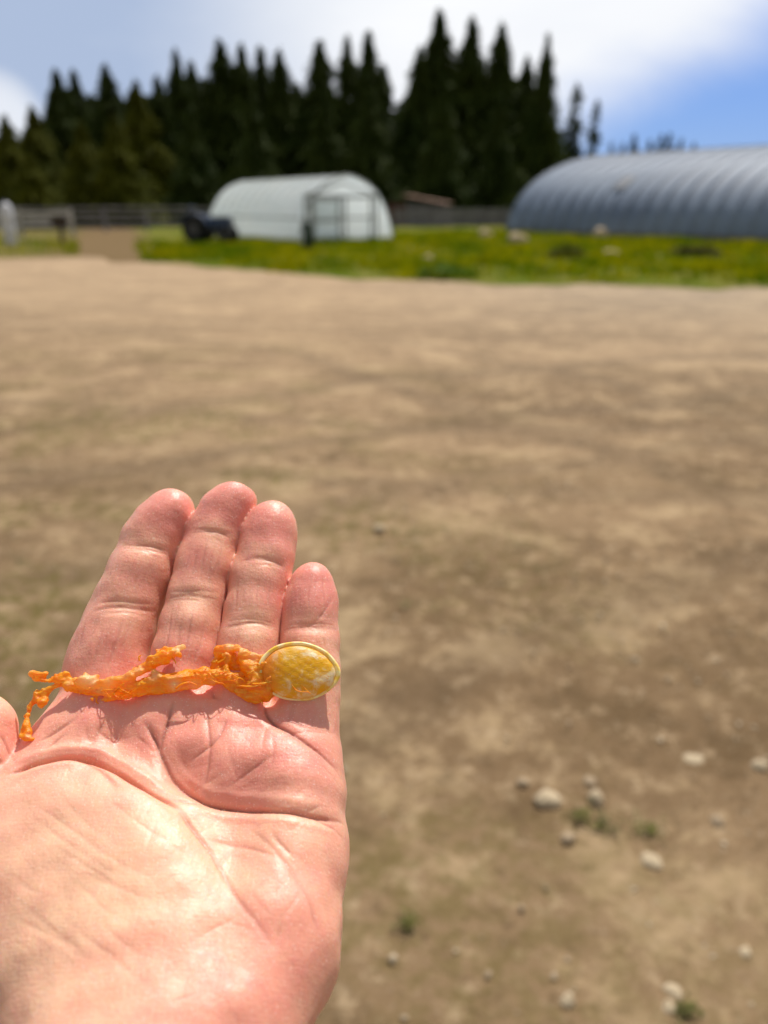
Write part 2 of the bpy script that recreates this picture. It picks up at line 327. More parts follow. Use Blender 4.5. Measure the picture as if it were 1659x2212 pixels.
# ------------------------------------------------------------------ conifers
def needle_mat(name, a, b_):
    m, g, b = new_mat(name); v = g.n('ShaderNodeTexCoord').outputs['Object']; oi = g.n('ShaderNodeObjectInfo').outputs['Random']
    nz = g.noise(v, 1.3, 5, .7); c = g.mix(g.rng(nz, .3, .7), a, b_); g.l(c, b.inputs['Base Color']); b.inputs['Roughness'].default_value = .8; b.inputs['Specular IOR Level'].default_value = .1
    return m
NEEDLE = needle_mat('spruce_needles', (.020, .038, .006), (.062, .080, .012)); NEEDLE2 = needle_mat('olive_needles', (.045, .056, .003), (.13, .13, .007)); BARK = flat_mat('spruce_bark', (.10, .075, .055), .95, .3, 8)
NEEDLE3 = needle_mat('far_needles', (.03, .055, .05), (.05, .08, .07))
def crown_mesh(name, seed, mat, H=1.0, Rm=.17, start=.06, n=2600, sparse=1.0, width_pow=.8):
    rg = np.random.default_rng(seed); out = []
    nb = int(n*sparse/9)
    hs = start + (1-start)*(rg.random(nb)**1.0)
    lump = rg.uniform(0, 6.28, 4)
    for h in hs:
        az = rg.uniform(0, 2*math.pi); env = Rm*((1-h)/(1-start))**width_pow*(1 + .25*math.sin(az*3+h*17+lump[0]) + .22*math.sin(h*31+lump[1]))
        L = max(.008, env*rg.uniform(.55, 1.12)); droop = .22+.25*(1-h)
        for k in range(9):
            t = ((k+1)/9)**.8; rr = L*t; z = h - droop*rr*t + .012*rg.normal(); ca, sa = math.cos(az), math.sin(az)
            c = np.array([ca*rr, sa*rr, z]); w = (.024+.018*(1-t))*(1-.62*h)*rg.uniform(.7, 1.4); l = w*rg.uniform(1.4, 2.4)
            d = np.array([ca, sa, -.45])+rg.normal(0, .45, 3); d /= np.linalg.norm(d); e = np.cross(d, rg.normal(size=3)); e /= np.linalg.norm(e)
            out.append((c-e*w*.5, c+e*w*.5, c+d*l+np.array([0, 0, -.3*w])))
    V = np.array(out).reshape(-1, 3)*H
    me = bpy.data.meshes.new(name); n3 = len(V)//3
    me.vertices.add(len(V)); me.vertices.foreach_set('co', V.astype(np.float32).ravel()); me.loops.add(3*n3); me.loops.foreach_set('vertex_index', np.arange(3*n3, dtype=np.int32))
    me.polygons.add(n3); me.polygons.foreach_set('loop_start', np.arange(0, 3*n3, 3, dtype=np.int32)); me.polygons.foreach_set('loop_total', np.full(n3, 3, dtype=np.int32)); me.update(calc_edges=True)
    me.materials.append(mat); return me
CROWNS = [crown_mesh('crown', 10+i, NEEDLE, n=8600, Rm=.40, width_pow=.95) for i in range(4)]
CROWNS_OL = [crown_mesh('crown', 20+i, NEEDLE2, n=8600, Rm=.42, start=.02, width_pow=.9) for i in range(2)]
CROWN_SP = crown_mesh('crown', 31, NEEDLE, n=1500, Rm=.10, start=.2, width_pow=.35)
CROWN_FAR = crown_mesh('crown', 32, NEEDLE3, n=1600, Rm=.24)
def trunk_mesh():
    mb = MB(); mb.tube([(0, 0, -.01), (.002, 0, .3), (0, .002, .65), (0, 0, .97)], [.014, .010, .006, .001], 8)
    me = bpy.data.meshes.new('trunk'); me.from_pydata([tuple(v) for v in mb.v], [], mb.f); me.materials.append(BARK); return me
TRUNK = trunk_mesh()
def top_height(px, py, dist):
    d = direction(px, py); t = dist/math.hypot(d.x, d.y); return Vector((d.x*t, d.y*t, EYE+d.z*t))
def tree(px, py, dist, crown, label, wide=1.0, group='tall conifers beyond the fence'):
    p = top_height(px, py, dist); h = p.z
    t = empty('spruce_tree', (p.x, p.y, 0), random.uniform(0, 6.28)); s = h; t.scale = (s*wide, s*wide, s)
    tag(t, label, 'tree', group)
    c = bpy.data.objects.new('crown', crown); COL.objects.link(c); c.parent = t
    k = bpy.data.objects.new('trunk', TRUNK); COL.objects.link(k); k.parent = t
TREES = [
 (8, 255, 72, 'o', 1.2, 'olive conifer cut by the picture\'s left edge, right under the white puff of cloud'),
 (68, 238, 74, 'o', 1.2, 'short olive conifer second in from the left end of the row'),
 (120, 160, 80, 'd', 1.1, 'first tall dark conifer from the left, with a narrow pointed top'),
 (158, 160, 82, 'd', 1.0, 'slim conifer close behind and right of the first tall one on the left'),
 (226, 150, 80, 'd', 1.1, 'broad conifer between the slim pair on the left and the low dip in the row'),
 (292, 182, 78, 'o', 1.0, 'lower blunt conifer standing in the dip right of the broad left one'),
 (338, 172, 80, 'd', 1.0, 'conifer with faint thin top just left of the black spike'),
 (378, 116, 82, 'd', .8, 'narrow black spike of a conifer a quarter of the way across'),
 (412, 142, 84, 'd', 1.0, 'conifer tucked against the right side of the black spike'),
 (474, 96, 84, 'd', 1.15, 'tall lacy topped conifer left of the twin tops above the small greenhouse'),
 (520, 104, 84, 'd', .9, 'left one of the twin tops above the small greenhouse\'s far end'),
 (562, 110, 86, 'd', 1.0, 'right one of the twin tops above the small greenhouse\'s far end'),
 (602, 118, 84, 'd', 1.0, 'conifer with steep right side at the edge of the first notch of sky'),
 (690, 98, 84, 'd', 1.15, 'broad conifer standing alone between the two notches of sky'),
 (750, 88, 84, 'd', .8, 'thin spire right of the second notch, above the small greenhouse\'s door'),
 (796, 78, 84, 'd', .95, 'taller spire next to the thin one, above the small greenhouse\'s door'),
 (828, 150, 86, 'd', 1.0, 'lower shoulder conifer before the deep gap left of the tallest tree'),
 (908, 110, 84, 'd', .95, 'conifer forming the left shoulder of the tallest tree'),
 (950, 34, 86, 'd', 1.0, 'tallest conifer of the whole row, with a wide ragged top'),
 (1020, 48, 86, 'd', 1.0, 'second tallest conifer, just right of the tallest one'),
 (1085, 62, 86, 'd', .95, 'pointed conifer third from the right in the tall clump'),
 (1140, 130, 88, 'd', .95, 'thin see-through conifer in the gap before the last dark spire'),
 (1184, 84, 84, 'd', .62, 'last dark narrow spire at the right end of the tall clump'),
 (1247, 188, 92, 's', 1.0, 'thin sparse conifer standing against the pale sky right of the clump'),
 (1290, 222, 88, 's', .8, 'short dead-looking conifer just left of the big tunnel\'s crest'),
 (172, 268, 66, 'o', 1.1, 'lighter olive conifer low in front of the first tall ones'),
 (245, 255, 64, 'o', 1.2, 'bushy olive conifer standing in front of the left half of the wood'),
 (60, 330, 60, 'o', 1.3, 'low bushy olive conifer above the white post'),
 (410, 240, 70, 'd', 1.0, 'shaded conifer in front of the black spike'),
 (545, 220, 70, 'd', 1.0, 'shaded conifer in front of the twin tops'),
 (700, 210, 72, 'd', 1.0, 'shaded conifer behind the ridge of the small greenhouse'),
 (960, 175, 70, 'd', .8, 'narrow shaded conifer in front of the tallest tree'),
 (795, 170, 72, 'd', .9, 'conifer in front of the pair of spires above the greenhouse door'),
 (1080, 215, 74, 'd', .9, 'shaded conifer in front of the pointed one in the tall clump')]
for k, (px, py, d, kind, w, lab) in enumerate(TREES):
    cr = {'d': CROWNS[k % 4], 'o': CROWNS_OL[k % 2], 's': CROWN_SP}[kind]
    tree(px, py-4, d, cr, lab, w)
FAR = [(1322, 306, 1.0, 'first small far conifer above the big tunnel\'s crest, left of the taller dark one'), (1371, 291, 1.2, 'darkest of the far conifers showing over the big tunnel\'s roof'),
       (1405, 302, 1.2, 'far conifer just right of the darkest one over the tunnel roof'), (1430, 291, 1.2, 'left of the close far pair over the tunnel roof'),
       (1448, 288, 1.2, 'right of the close far pair over the tunnel roof'), (1472, 300, 1.2, 'far conifer where the little far group slopes down'), (1500, 309, 1.2, 'low far conifer at the right end of the little far group'), (1346, 309, 1.2, 'low far conifer between the first one and the darkest one')]
for px, py, w, lab in FAR: tree(px, py, 230, CROWN_FAR, lab, w, 'small far conifers over the tunnel roof')
def build_forest():
    out = []
    def add(px0, px1, d, ytop, n):
        for i in range(n):
            px = px0+(px1-px0)*RNG.random(); p = top_height(px, ytop(px)+RNG.uniform(-12, 40), d+RNG.uniform(-5, 9)); out.append((p.x, p.y, p.z))
    add(-260, 900, 98, lambda x: np.interp(x, [0, 120, 350, 480, 620, 860], [310, 215, 215, 165, 180, 205]), 80)
    add(880, 1190, 98, lambda x: np.interp(x, [880, 930, 1100, 1190], [210, 140, 150, 210]), 26); add(1190, 1330, 120, lambda x: 325, 8); add(1300, 2400, 260, lambda x: 335, 40); add(-900, -100, 90, lambda x: 240, 30)
    V = []; 
    me = CROWNS[0]; A = np.empty(len(me.vertices)*3, np.float32); me.vertices.foreach_get('co', A); A = A.reshape(-1, 3)
    for x, y, h in out:
        a = RNG.uniform(0, 6.28); c, s = math.cos(a), math.sin(a); B = A.copy()*h; B[:, :2] *= 1.35; V.append(np.stack([B[:, 0]*c-B[:, 1]*s+x, B[:, 0]*s+B[:, 1]*c+y, B[:, 2]], 1))
    V = np.concatenate(V); tag(mesh_obj('forest', V, np.arange(len(V)).reshape(-1, 3), NEEDLE), 'dark mass of conifer wood behind the front row of trees', 'forest', kind='stuff')
build_forest()

# ------------------------------------------------------------------ greenhouse, big tunnel
def small_greenhouse():
    th = .584; Wd, Hh, L = 4.88, 2.78, 10.6
    t = empty('greenhouse', (-3.62, 34.85, 0), th); tag(t, 'small white hoop greenhouse with a framed end door, in the grass before the trees', 'greenhouse')
    m, g, b = new_mat('greenhouse_film'); v = g.n('ShaderNodeTexCoord').outputs['Object']
    wv = g.noise(g.mapv(v, scl=(1, .5, 2)), 1.6, 4, .6)
    c = g.mix(g.rng(wv, .3, .7), (.90, .95, .98), (.97, .99, 1.0)); sp = g.n('ShaderNodeSeparateXYZ'); g.l(v, sp.inputs[0])
    g.l(c, b.inputs['Base Color']); b.inputs['Roughness'].default_value = .28; b.inputs['Specular IOR Level'].default_value = .8
    tr = g.n('ShaderNodeBsdfTranslucent'); g.l(c, tr.inputs[0]); mx = g.n('ShaderNodeMixShader'); mx.inputs[0].default_value = .7
    g.l(b.outputs[0], mx.inputs[1]); g.l(tr.outputs[0], mx.inputs[2])
    tp = g.n('ShaderNodeBsdfTransparent'); m2 = g.n('ShaderNodeMixShader'); m2.inputs[0].default_value = .07; g.l(mx.outputs[0], m2.inputs[1]); g.l(tp.outputs[0], m2.inputs[2])
    g.l(m2.outputs[0], m.node_tree.nodes['Material Output'].inputs[0])
    pu = np.array([-1, -.97, -.925, -.865, -.79, -.70, -.59, -.46, -.33, -.21, -.10, 0]); pz = np.array([0, .18, .33, .46, .58, .69, .79, .87, .925, .962, .988, 1])
    pu = np.concatenate([pu, -pu[-2::-1]]); pz = np.concatenate([pz, pz[-2::-1]]); n = len(pu)
    prof = lambda k=1.0: [((pu[i]*k+1)/2*Wd, pz[i]*Hh) for i in range(n)]
    V = []; Fc = []; NS = 44
    for s in range(NS+1):
        y = L*s/NS; sag = .03*abs(math.sin(math.pi*s/4))
        for (x, z) in prof(): V.append((Wd/2+(x-Wd/2)*(1-sag*.6), y, z*(1-sag*.35)))
    for s in range(NS):
        for i in range(n-1): Fc.append((s*n+i, s*n+i+1, (s+1)*n+i+1, (s+1)*n+i))
    mesh_obj('cover', V, Fc, m, t, True)
    fr = flat_mat('greenhouse_frame', (.23, .25, .25), .6, .2)
    def hoop(y, r=.03): return [(x, y, z) for x, z in prof(.992)]
    for s in range(12):
        MB().tube(hoop(.02+ (L-.04)*s/11), .026 if s else .045, 6).build('hoop', fr, t, True)
    base = MB(); base.box((0, L/2, .1), (.05, L, .22)); base.box((Wd, L/2, .1), (.05, L, .22)); base.build('baseboard', flat_mat('grey_board', (.35, .36, .33), .8), t)
    rail = MB(); rail.box((.05, L/2, 1.05), (.05, L, .06)); rail.build('side_rail', fr, t)
    for y, nm in ((.012, 'end_wall'), (L-.012, 'end_wall')):
        pts = [(x, y, z) for x, z in prof(.985)]; ff = [tuple(range(len(pts)))]
        mesh_obj(nm, pts, ff, m, t)
    # framed porch with the door in the near end
    x0, x1, zt = .32, 3.92, 1.86; y = -.03; f = MB()
    for x in (x0, .62, 1.98, 2.28, 3.62, x1): f.box((x, y, zt/2), (.085, .08, zt))
    f.box(((x0+x1)/2, y-.003, zt+.05), (x1-x0+.1, .09, .11)); f.box(((x0+x1)/2, y-.004, 1.05), (x1-x0, .05, .07)); f.box(((x0+x1)/2, y-.004, .12), (x1-x0, .05, .1))
    f.tube([(x0, y, zt+.08), (Wd/2-.25, y, zt+.62), (x1, y, zt+.08)], .045, 6); f.build('end_frame', flat_mat('weathered_frame', (.19, .20, .19), .8), t)
    d = MB(); d.box((1.3, -.10, .96), (1.2, .03, 1.66)); dd = d.build('door', m, t)
    d = MB(); 
    for x in (.70, 1.90): d.box((x, -.13, .95), (.07, .04, 1.7))
    for z in (.14, .95, 1.78): d.box((1.3, -.131, z), (1.13, .035, .07))
    d.build('door_frame', fr, dd)
small_greenhouse()

def big_tunnel():
    th = .916; Wd, Hh, L = 20.7, 4.5, 34
    t = empty('polytunnel', (6.98, 46.4, 0), -th); tag(t, 'large grey-blue ribbed tunnel shelter running out of the picture at the right', 'tunnel shelter')
    m, g, b = new_mat('tunnel_cover'); v = g.n('ShaderNodeTexCoord').outputs['Object']
    nz = g.noise(g.mapv(v, scl=(.25, 1, 1)), .7, 5, .6); c = g.mix(g.rng(nz, .3, .7), (.150, .195, .275), (.225, .28, .37))
    sp = g.n('ShaderNodeTexVoronoi'); sp.inputs['Scale'].default_value = .35; g.l(v, sp.inputs['Vector'])
    g.l(c, b.inputs['Base Color']); b.inputs['Roughness'].default_value = .62; b.inputs['Specular IOR Level'].default_value = .4
    tr = g.n('ShaderNodeBsdfTranslucent'); g.l(c, tr.inputs[0]); mx = g.n('ShaderNodeMixShader'); mx.inputs[0].default_value = .25
    g.l(b.outputs[0], mx.inputs[1]); g.l(tr.outputs[0], mx.inputs[2]); g.l(mx.outputs[0], m.node_tree.nodes['Material Output'].inputs[0])
    NA, step = 40, .16; NS = int(L/step)
    a = np.linspace(0, np.pi, NA+1); pu = -np.cos(a); pz = np.sin(a)**.9
    V = []; Fc = []
    for s in range(NS+1):
        x = s*step; q = (x/.95) % 1.0; bulge = -(.015+.04*abs(math.sin(int(x/.95)*2.7)))*math.sin(math.pi*q)          # film pulled in between the hoops
        dent = .0
        for i in range(NA+1):
            k = 1+bulge/4.6; V.append((x, Wd/2+pu[i]*Wd/2*k, pz[i]*Hh*k+ (0.0)))
    n = NA+1
    for s in range(NS):
        for i in range(NA): Fc.append((s*n+i, (s+1)*n+i, (s+1)*n+i+1, s*n+i+1))
    mesh_obj('cover', V, Fc, m, t, True)
    hm = flat_mat('tunnel_hoop', (.21, .245, .31), .6, .15)
    for s in range(0, int(L/.95)+1):
        x = s*.95; MB().tube([(x, Wd/2+pu[i]*Wd/2*1.003, pz[i]*Hh*1.004) for i in range(0, NA+1)], .03, 6).build('hoop', hm, t, True)
    mb = MB(); mb.box((L/2, .05, .14), (L, .08, .34)); mb.box((L/2, Wd-.05, .14), (L, .08, .34)); mb.build('baseboard', flat_mat('dark_board', (.16, .13, .10), .9), t)
    for x in (.02, L-.02):
        pts = [(x, Wd/2+pu[i]*Wd/2*.985, pz[i]*Hh*.985) for i in range(NA+1)]; mesh_obj('end_wall', pts, [tuple(range(NA+1))], m, t)
    # a darker mended patch on the near side
    i0 = 10.5; 
    def S(x, a_): return (x, Wd/2-math.cos(a_)*Wd/2*1.004, math.sin(a_)**.9*Hh*1.006+.02)
    x0 = 6.0; ang = np.linspace(.50, .66, 6); xx = np.linspace(x0, x0+.75, 4); PV = [S(x, aa) for x in xx for aa in ang]; PF = [(i*6+j, i*6+j+1, (i+1)*6+j+1, (i+1)*6+j) for i in range(3) for j in range(5)]
    mesh_obj('mended_patch', PV, PF, flat_mat('patch_tape', (.10, .11, .13), .6), t, True)
big_tunnel()

# ------------------------------------------------------------------ fences, shed, posts and other yard things
WOOD = flat_mat('weathered_wood', (.20, .19, .20), .9, .35, 3); PALE = flat_mat('pale_wood', (.42, .40, .38), .9, .3, 3); DARKW = flat_mat('dark_wood', (.045, .03, .02), .9, .3, 4)
def fence(p0, p1, name, lab, n, mat, hs, hp, z0=0.0):
    p0, p1 = Vector(p0), Vector(p1); d = p1-p0; L = d.length; ang = math.atan2(d.y, d.x)
    t = empty(name, p0, ang); tag(t, lab, 'fence')
    for i in range(n+1): MB().box((L*i/n, 0, hp/2), (.16, .16, hp)).build('post', mat, t)
    for h in hs:
        for i in range(n):
            MB().box((L*(i+.5)/n, -.10, h+random.uniform(-.05, .05)), (L/n*.99, .05, .15), Matrix.Rotation(random.uniform(-.012, .012), 3, 'Y')).build('rail', mat, t)
fence((-34, 47, 0), (-9.6, 51, 0), 'rail_fence', 'weathered grey rail fence running along the foot of the trees on the left', 10, WOOD, (.35, .70, 1.05, 1.38), 1.5)
fence((.8, 58, 0), (10.8, 60, 0), 'rail_fence', 'dark grey board fence between the two tunnels, under the trees', 5, WOOD, (.25, .45, .65, .85, 1.05, 1.25), 1.4)
fence((-19.5, 38.2, .1), (-15.4, 40.5, .1), 'rail_fence', 'short pale board fence between the white post and the dark post', 2, PALE, (.55, .85, 1.15), 1.3)
fence((-24, 35.5, .1), (-17.6, 36.2, .1), 'rail_fence', 'short pale fence piece left of the white post at the picture\'s edge', 2, PALE, (.5, .8, 1.1), 1.25)
def shed():
    p = ground_at(918, 482); k = 62/p.y; p = Vector((p.x*k, 62, 0)); t = empty('shed', p, R(-14)); tag(t, 'low brown roofed shed with a dark open side, right of the small greenhouse', 'shed')
    mb = MB(); mb.box((0, 1.4, .85), (2.8, 2.6, 1.7)); mb.build('wall', flat_mat('grey_shed_board', (.13, .12, .13), .9, .2, 2), t)
    mb = MB(); mb.box((0, 1.2, 1.95), (3.4, 3.4, .10), Matrix.Rotation(R(10), 3, 'Y')); mb.build('roof', flat_mat('brown_shed_roof', (.20, .12, .085), .8, .3, 2), t)
    mb = MB(); mb.box((-2.2, 1.4, .85), (1.5, 2.4, 1.7)); mb.build('opening_block', flat_mat('opening_shade', (.07, .028, .02), .9, .3, 2), t)  # solid box; its dark red-brown stands in for the shade of an opening
    mb = MB(); mb.box((.3, .08, .7), (.9, .06, 1.3)); mb.build('door', flat_mat('shed_door', (.09, .08, .08), .9), t)
    for x in (-1.3, 1.3): MB().box((x, -.3, .9), (.1, .1, 1.8)).build('post', WOOD, t)
shed()
def tractor():
    t = empty('tractor', (-7.35, 34.4, .10), R(-8)); tag(t, 'small dark tractor with a blue hood and black wheels, parked left of the small greenhouse', 'tractor')
    t.scale = (.98, .98, 1.05)
    blue = flat_mat('blue_paint', (.012, .035, .09), .5, .3, 3); blk = flat_mat('black_rubber', (.012, .012, .013), .85, .2, 6); gry = flat_mat('dark_metal', (.04, .04, .045), .6, .3)
    mb = MB(); mb.box((.55, 0, .78), (1.0, .52, .36), taper=.86); mb.build('hood', blue, t)
    mb = MB(); mb.box((.98, 0, .60), (.14, .46, .5)); mb.build('grille', gry, t)
    mb = MB(); mb.box((.15, 0, .48), (1.6, .34, .26)); mb.box((-.35, 0, .6), (.7, .6, .3)); mb.build('chassis', gry, t)
    mb = MB(); mb.box((-.42, 0, .84), (.42, .44, .09)); mb.box((-.64, 0, 1.02), (.09, .44, .36), Matrix.Rotation(-.2, 3, 'Y')); mb.build('seat', gry, t)
    mb = MB(); 
    for s in (-.42, .42):
        for k in range(7):
            a = R(30+20*k); mb.box((-.45+.60*math.cos(a), s, .50+.60*math.sin(a)), (.24, .30, .04), Matrix.Rotation(math.pi/2-a, 3, 'Y'))
    mb.build('fender', blue, t)
    for x, r_, w_ in ((-.45, .52, .26), (.85, .32, .18)):
        for s in (-1, 1):
            y = s*(.55 if r_ > .4 else .42); w = MB().lathe((x, y-w_/2, r_), [(r_*.55, 0), (r_*.95, .01), (r_, w_*.25), (r_, w_*.75), (r_*.95, w_-.01), (r_*.55, w_)], 24, 'y').build('wheel', blk, t, False)
            MB().lathe((x, y-w_/2-.012, r_), [(r_*.12, 0), (r_*.5, .01), (r_*.54, w_+.02), (.05, w_+.024)], 16, 'y').build('rim', gry, w)
    mb = MB(); mb.tube([(.05, 0, .9), (-.08, 0, 1.18)], .02, 6); mb.tube([(-.10+.17*math.sin(a)*.35, .17*math.cos(a), 1.18+.17*math.sin(a)*.6) for a in np.linspace(0, 6.28, 14)], .015, 6); mb.build('steering_wheel', blk, t)
    mb = MB(); mb.tube([(-.72, -.34, .6), (-.72, -.34, 1.35), (-.72, .34, 1.35), (-.72, .34, .6)], .035, 6); mb.build('roll_bar', blue, t)
tractor()
def white_post():
    t = empty('white_post', (-15.2, 33.2, .08)); tag(t, 'thick white post with a rounded top standing in the grass at the far left', 'post'); t.scale = (.62, .62, .95)
    wm = flat_mat('white_plastic', (.62, .62, .66), .5, .12, 2)
    MB().lathe((0, 0, 0), [(.36, 0), (.39, .04), (.39, .55), (.40, .57), (.39, .59), (.39, 1.1), (.40, 1.12), (.39, 1.14), (.38, 1.42), (.33, 1.56), (.22, 1.64), (.12, 1.66)], 28).build('body', wm, t, True)
    MB().lathe((0, 0, 1.655), [(.12, 0), (.125, .07), (.11, .09)], 16).build('cap', flat_mat('grey_cap', (.25, .26, .28), .6), t, True)
white_post()
def posts():
    t = empty('feed_post', (-13.5, 34.2, .08)); tag(t, 'dark brown post with a wide box on top in the grass by the dirt track', 'post')
    t.scale = (.85, .85, .85); MB().box((0, 0, .42), (.16, .16, .84), taper=.9).build('pole', DARKW, t)
    mb = MB(); mb.box((0, 0, 1.0), (.62, .45, .36)); mb.box((0, 0, 1.21), (.72, .55, .06)); mb.build('box', DARKW, t)
    t = empty('gate_post', (-2.62, 28.2, .12)); tag(t, 'short thick dark post in the grass in front of the small greenhouse\'s door frame', 'post')
    MB().tube([(0, 0, -.1), (.01, 0, .4), (0, .01, .84)], [.21, .19, .17], 12).build('pole', flat_mat('dark_green_post', (.035, .05, .035), .9, .3, 6), t, True)
    MB().lathe((0, .01, .835), [(.18, 0), (.18, .04), (.12, .08), (.03, .10)], 12).build('cap', flat_mat('post_cap', (.06, .075, .07), .8), t, True)
posts()
for k, (px, py, w, h, lab) in enumerate([
    (1117, 518, 44, .62, 'pale boulder at the foot of the big tunnel\'s left corner'), (1296, 507, 34, .8, 'whitish lump in the grass against the big tunnel\'s side'),
    (1318, 545, 44, .35, 'low buff rock in the grass in front of the whitish lump'), (1048, 505, 30, .7, 'small yellowish rock left of the pale boulder'),
    (925, 555, 26, .5, 'small pale rock in the grass under the shed')]):
    p = ground_at(px, py+8, .05); dist = p.length; w = w/F*dist
    o = bpy.data.objects.new('boulder', ROCKS[k % 3]); COL.objects.link(o); o.scale = (w/2, w/2*.8, w/2*h); o.location = (p.x, p.y, .08+w*.2*h); o.rotation_euler = (0, 0, k*2.1)
    tag(o, lab, 'rock', 'pale rocks in the grass')
def shrub(px, py, dist_w, h, lab, col, n=900):
    p = ground_at(px, py, .1); out = []; w = dist_w
    for i in range(n):
        a = RNG.uniform(0, 6.28); r_ = w*math.sqrt(RNG.random()); z = h*RNG.random()*math.sqrt(max(0, 1-(r_/w)**2)); c = np.array([r_*math.cos(a), r_*math.sin(a)*.7, z]); d = RNG.normal(size=3); d /= np.linalg.norm(d); e = np.cross(d, RNG.normal(size=3)); e /= np.linalg.norm(e)
        s = .05+.05*RNG.random(); out.append((c, c+d*s+e*s*.4, c+d*s*2, c+d*s-e*s*.4))
    V = np.array(out).reshape(-1, 3); t = empty('shrub', (p.x, p.y, .08)); tag(t, lab, 'shrub')
    mesh_obj('foliage', V, np.arange(len(V)).reshape(-1, 4), flat_mat('shrub_leaf', col, .8, .4, 3), t)
    mb = MB()
    for k in range(5): mb.tube([(0, 0, -.05), (w*.3*math.cos(k*1.3), w*.3*math.sin(k*1.3), h*.45)], [.02, .008], 5)
    mb.build('stem', BARK, t)
shrub(1500, 552, .8, .30, 'dark low shrub in the grass before the big tunnel', (.085, .085, .018))
shrub(1222, 470+86, .6, .35, 'rounded yellow-green shrub in the grass before the big tunnel\'s left part', (.16, .17, .02))
shrub(965, 592, .7, .22, 'deep green leafy clump near the gravel edge below the shed', (.10, .18, .012), 220)
shrub(700, 515, .55, .5, 'bluish green clump growing against the small greenhouse\'s side', (.03, .10, .04))
#HAND_BEGIN
# ------------------------------------------------------------------ modelling kit: signed distance fields turned into surfaces
CA, SA = math.cos(PITCH), math.sin(PITCH)
def cam2world(P):
    P = np.asarray(P, float); X, Y, Z = P[..., 0], P[..., 1], P[..., 2]
    return np.stack([X, -Y*SA+Z*CA, EYE-Y*CA-Z*SA], -1)
def surface_net(f, origin, h):
    """f < 0 inside. Returns verts, quads."""
    s = f < 0; nx, ny, nz = f.shape
    c = np.zeros((nx-1, ny-1, nz-1), np.int8)
    for a in (0, 1):
        for b in (0, 1):
            for d in (0, 1): c += s[a:nx-1+a, b:ny-1+b, d:nz-1+d]
    act = (c > 0) & (c < 8); I = np.argwhere(act); idx = np.full(act.shape, -1, np.int64); idx[act] = np.arange(len(I))
    acc = np.zeros((len(I), 3)); cnt = np.zeros(len(I)); i, j, k = I.T
    corners = [(a, b, d) for a in (0, 1) for b in (0, 1) for d in (0, 1)]
    for p in corners:
        for ax in range(3):
            if p[ax]: continue
            q = list(p); q[ax] = 1
            fa = f[i+p[0], j+p[1], k+p[2]]; fb = f[i+q[0], j+q[1], k+q[2]]; m = (fa < 0) != (fb < 0)
            t = np.where(m, fa/np.where(m, fa-fb, 1), 0); pt = np.tile(np.array(p, float), (len(I), 1)); pt[:, ax] = t
            acc[m] += pt[m]; cnt[m] += 1
    V = (I + acc/cnt[:, None])*h + origin; Q = []
    for ax in range(3):
        o = [a for a in range(3) if a != ax]; sl0 = [slice(None)]*3; sl1 = [slice(None)]*3; sl0[ax] = slice(0, -1); sl1[ax] = slice(1, None)
        d = s[tuple(sl0)] != s[tuple(sl1)]; E_ = np.argwhere(d); E_ = E_[(E_[:, o[0]] > 0) & (E_[:, o[1]] > 0) & (E_[:, o[0]] < f.shape[o[0]]-1) & (E_[:, o[1]] < f.shape[o[1]]-1)]
        ids = []
        for (da, db) in ((-1, -1), (0, -1), (0, 0), (-1, 0)):
            c_ = E_.copy(); c_[:, o[0]] += da; c_[:, o[1]] += db; ids.append(idx[c_[:, 0], c_[:, 1], c_[:, 2]])
        q = np.stack(ids, 1); ins = s[E_[:, 0], E_[:, 1], E_[:, 2]]; flip = ins if ax != 1 else ~ins
        q[~flip] = q[~flip][:, ::-1]; Q.append(q)
    return V, np.concatenate(Q)
def smin(a, b, k):
    h = np.clip(.5+.5*(b-a)/k, 0, 1); return b+(a-b)*h - k*h*(1-h)
def seg_sdf(P, A, B, ra, rb):
    A = np.asarray(A, np.float32); B = np.asarray(B, np.float32); d = B-A; t = np.clip(((P-A)@d)/max(float(d@d), 1e-12), 0, 1)
    return np.linalg.norm(P-A-t[..., None]*d, axis=-1) - (ra+(rb-ra)*t)
def field(grid_axes, chains, kout, pad=.012):
    """chains: list of (list of (point, radius), k_inside); combined by smooth union kout; evaluated only near each segment"""
    shp = tuple(len(a) for a in grid_axes); out = np.full(shp, .05, np.float32); h = grid_axes[0][1]-grid_axes[0][0]
    for nodes, k in chains:
        loc = np.full(shp, .05, np.float32)
        for (A, ra), (B, rb) in zip(nodes[:-1], nodes[1:]):
            lo = np.minimum(A, B)-max(ra, rb)-pad; hi = np.maximum(A, B)+max(ra, rb)+pad
            sl = tuple(slice(max(0, int((lo[q]-grid_axes[q][0])/h)), max(0, int((hi[q]-grid_axes[q][0])/h)+2)) for q in range(3))
            if any(x.stop-x.start < 1 for x in sl): continue
            G = np.stack(np.meshgrid(*[grid_axes[q][sl[q]] for q in range(3)], indexing='ij'), -1).astype(np.float32)
            if 0 in G.shape: continue
            loc[sl] = smin(loc[sl], seg_sdf(G, A, B, ra, rb), k)
        out = smin(out, loc, kout)
    return out

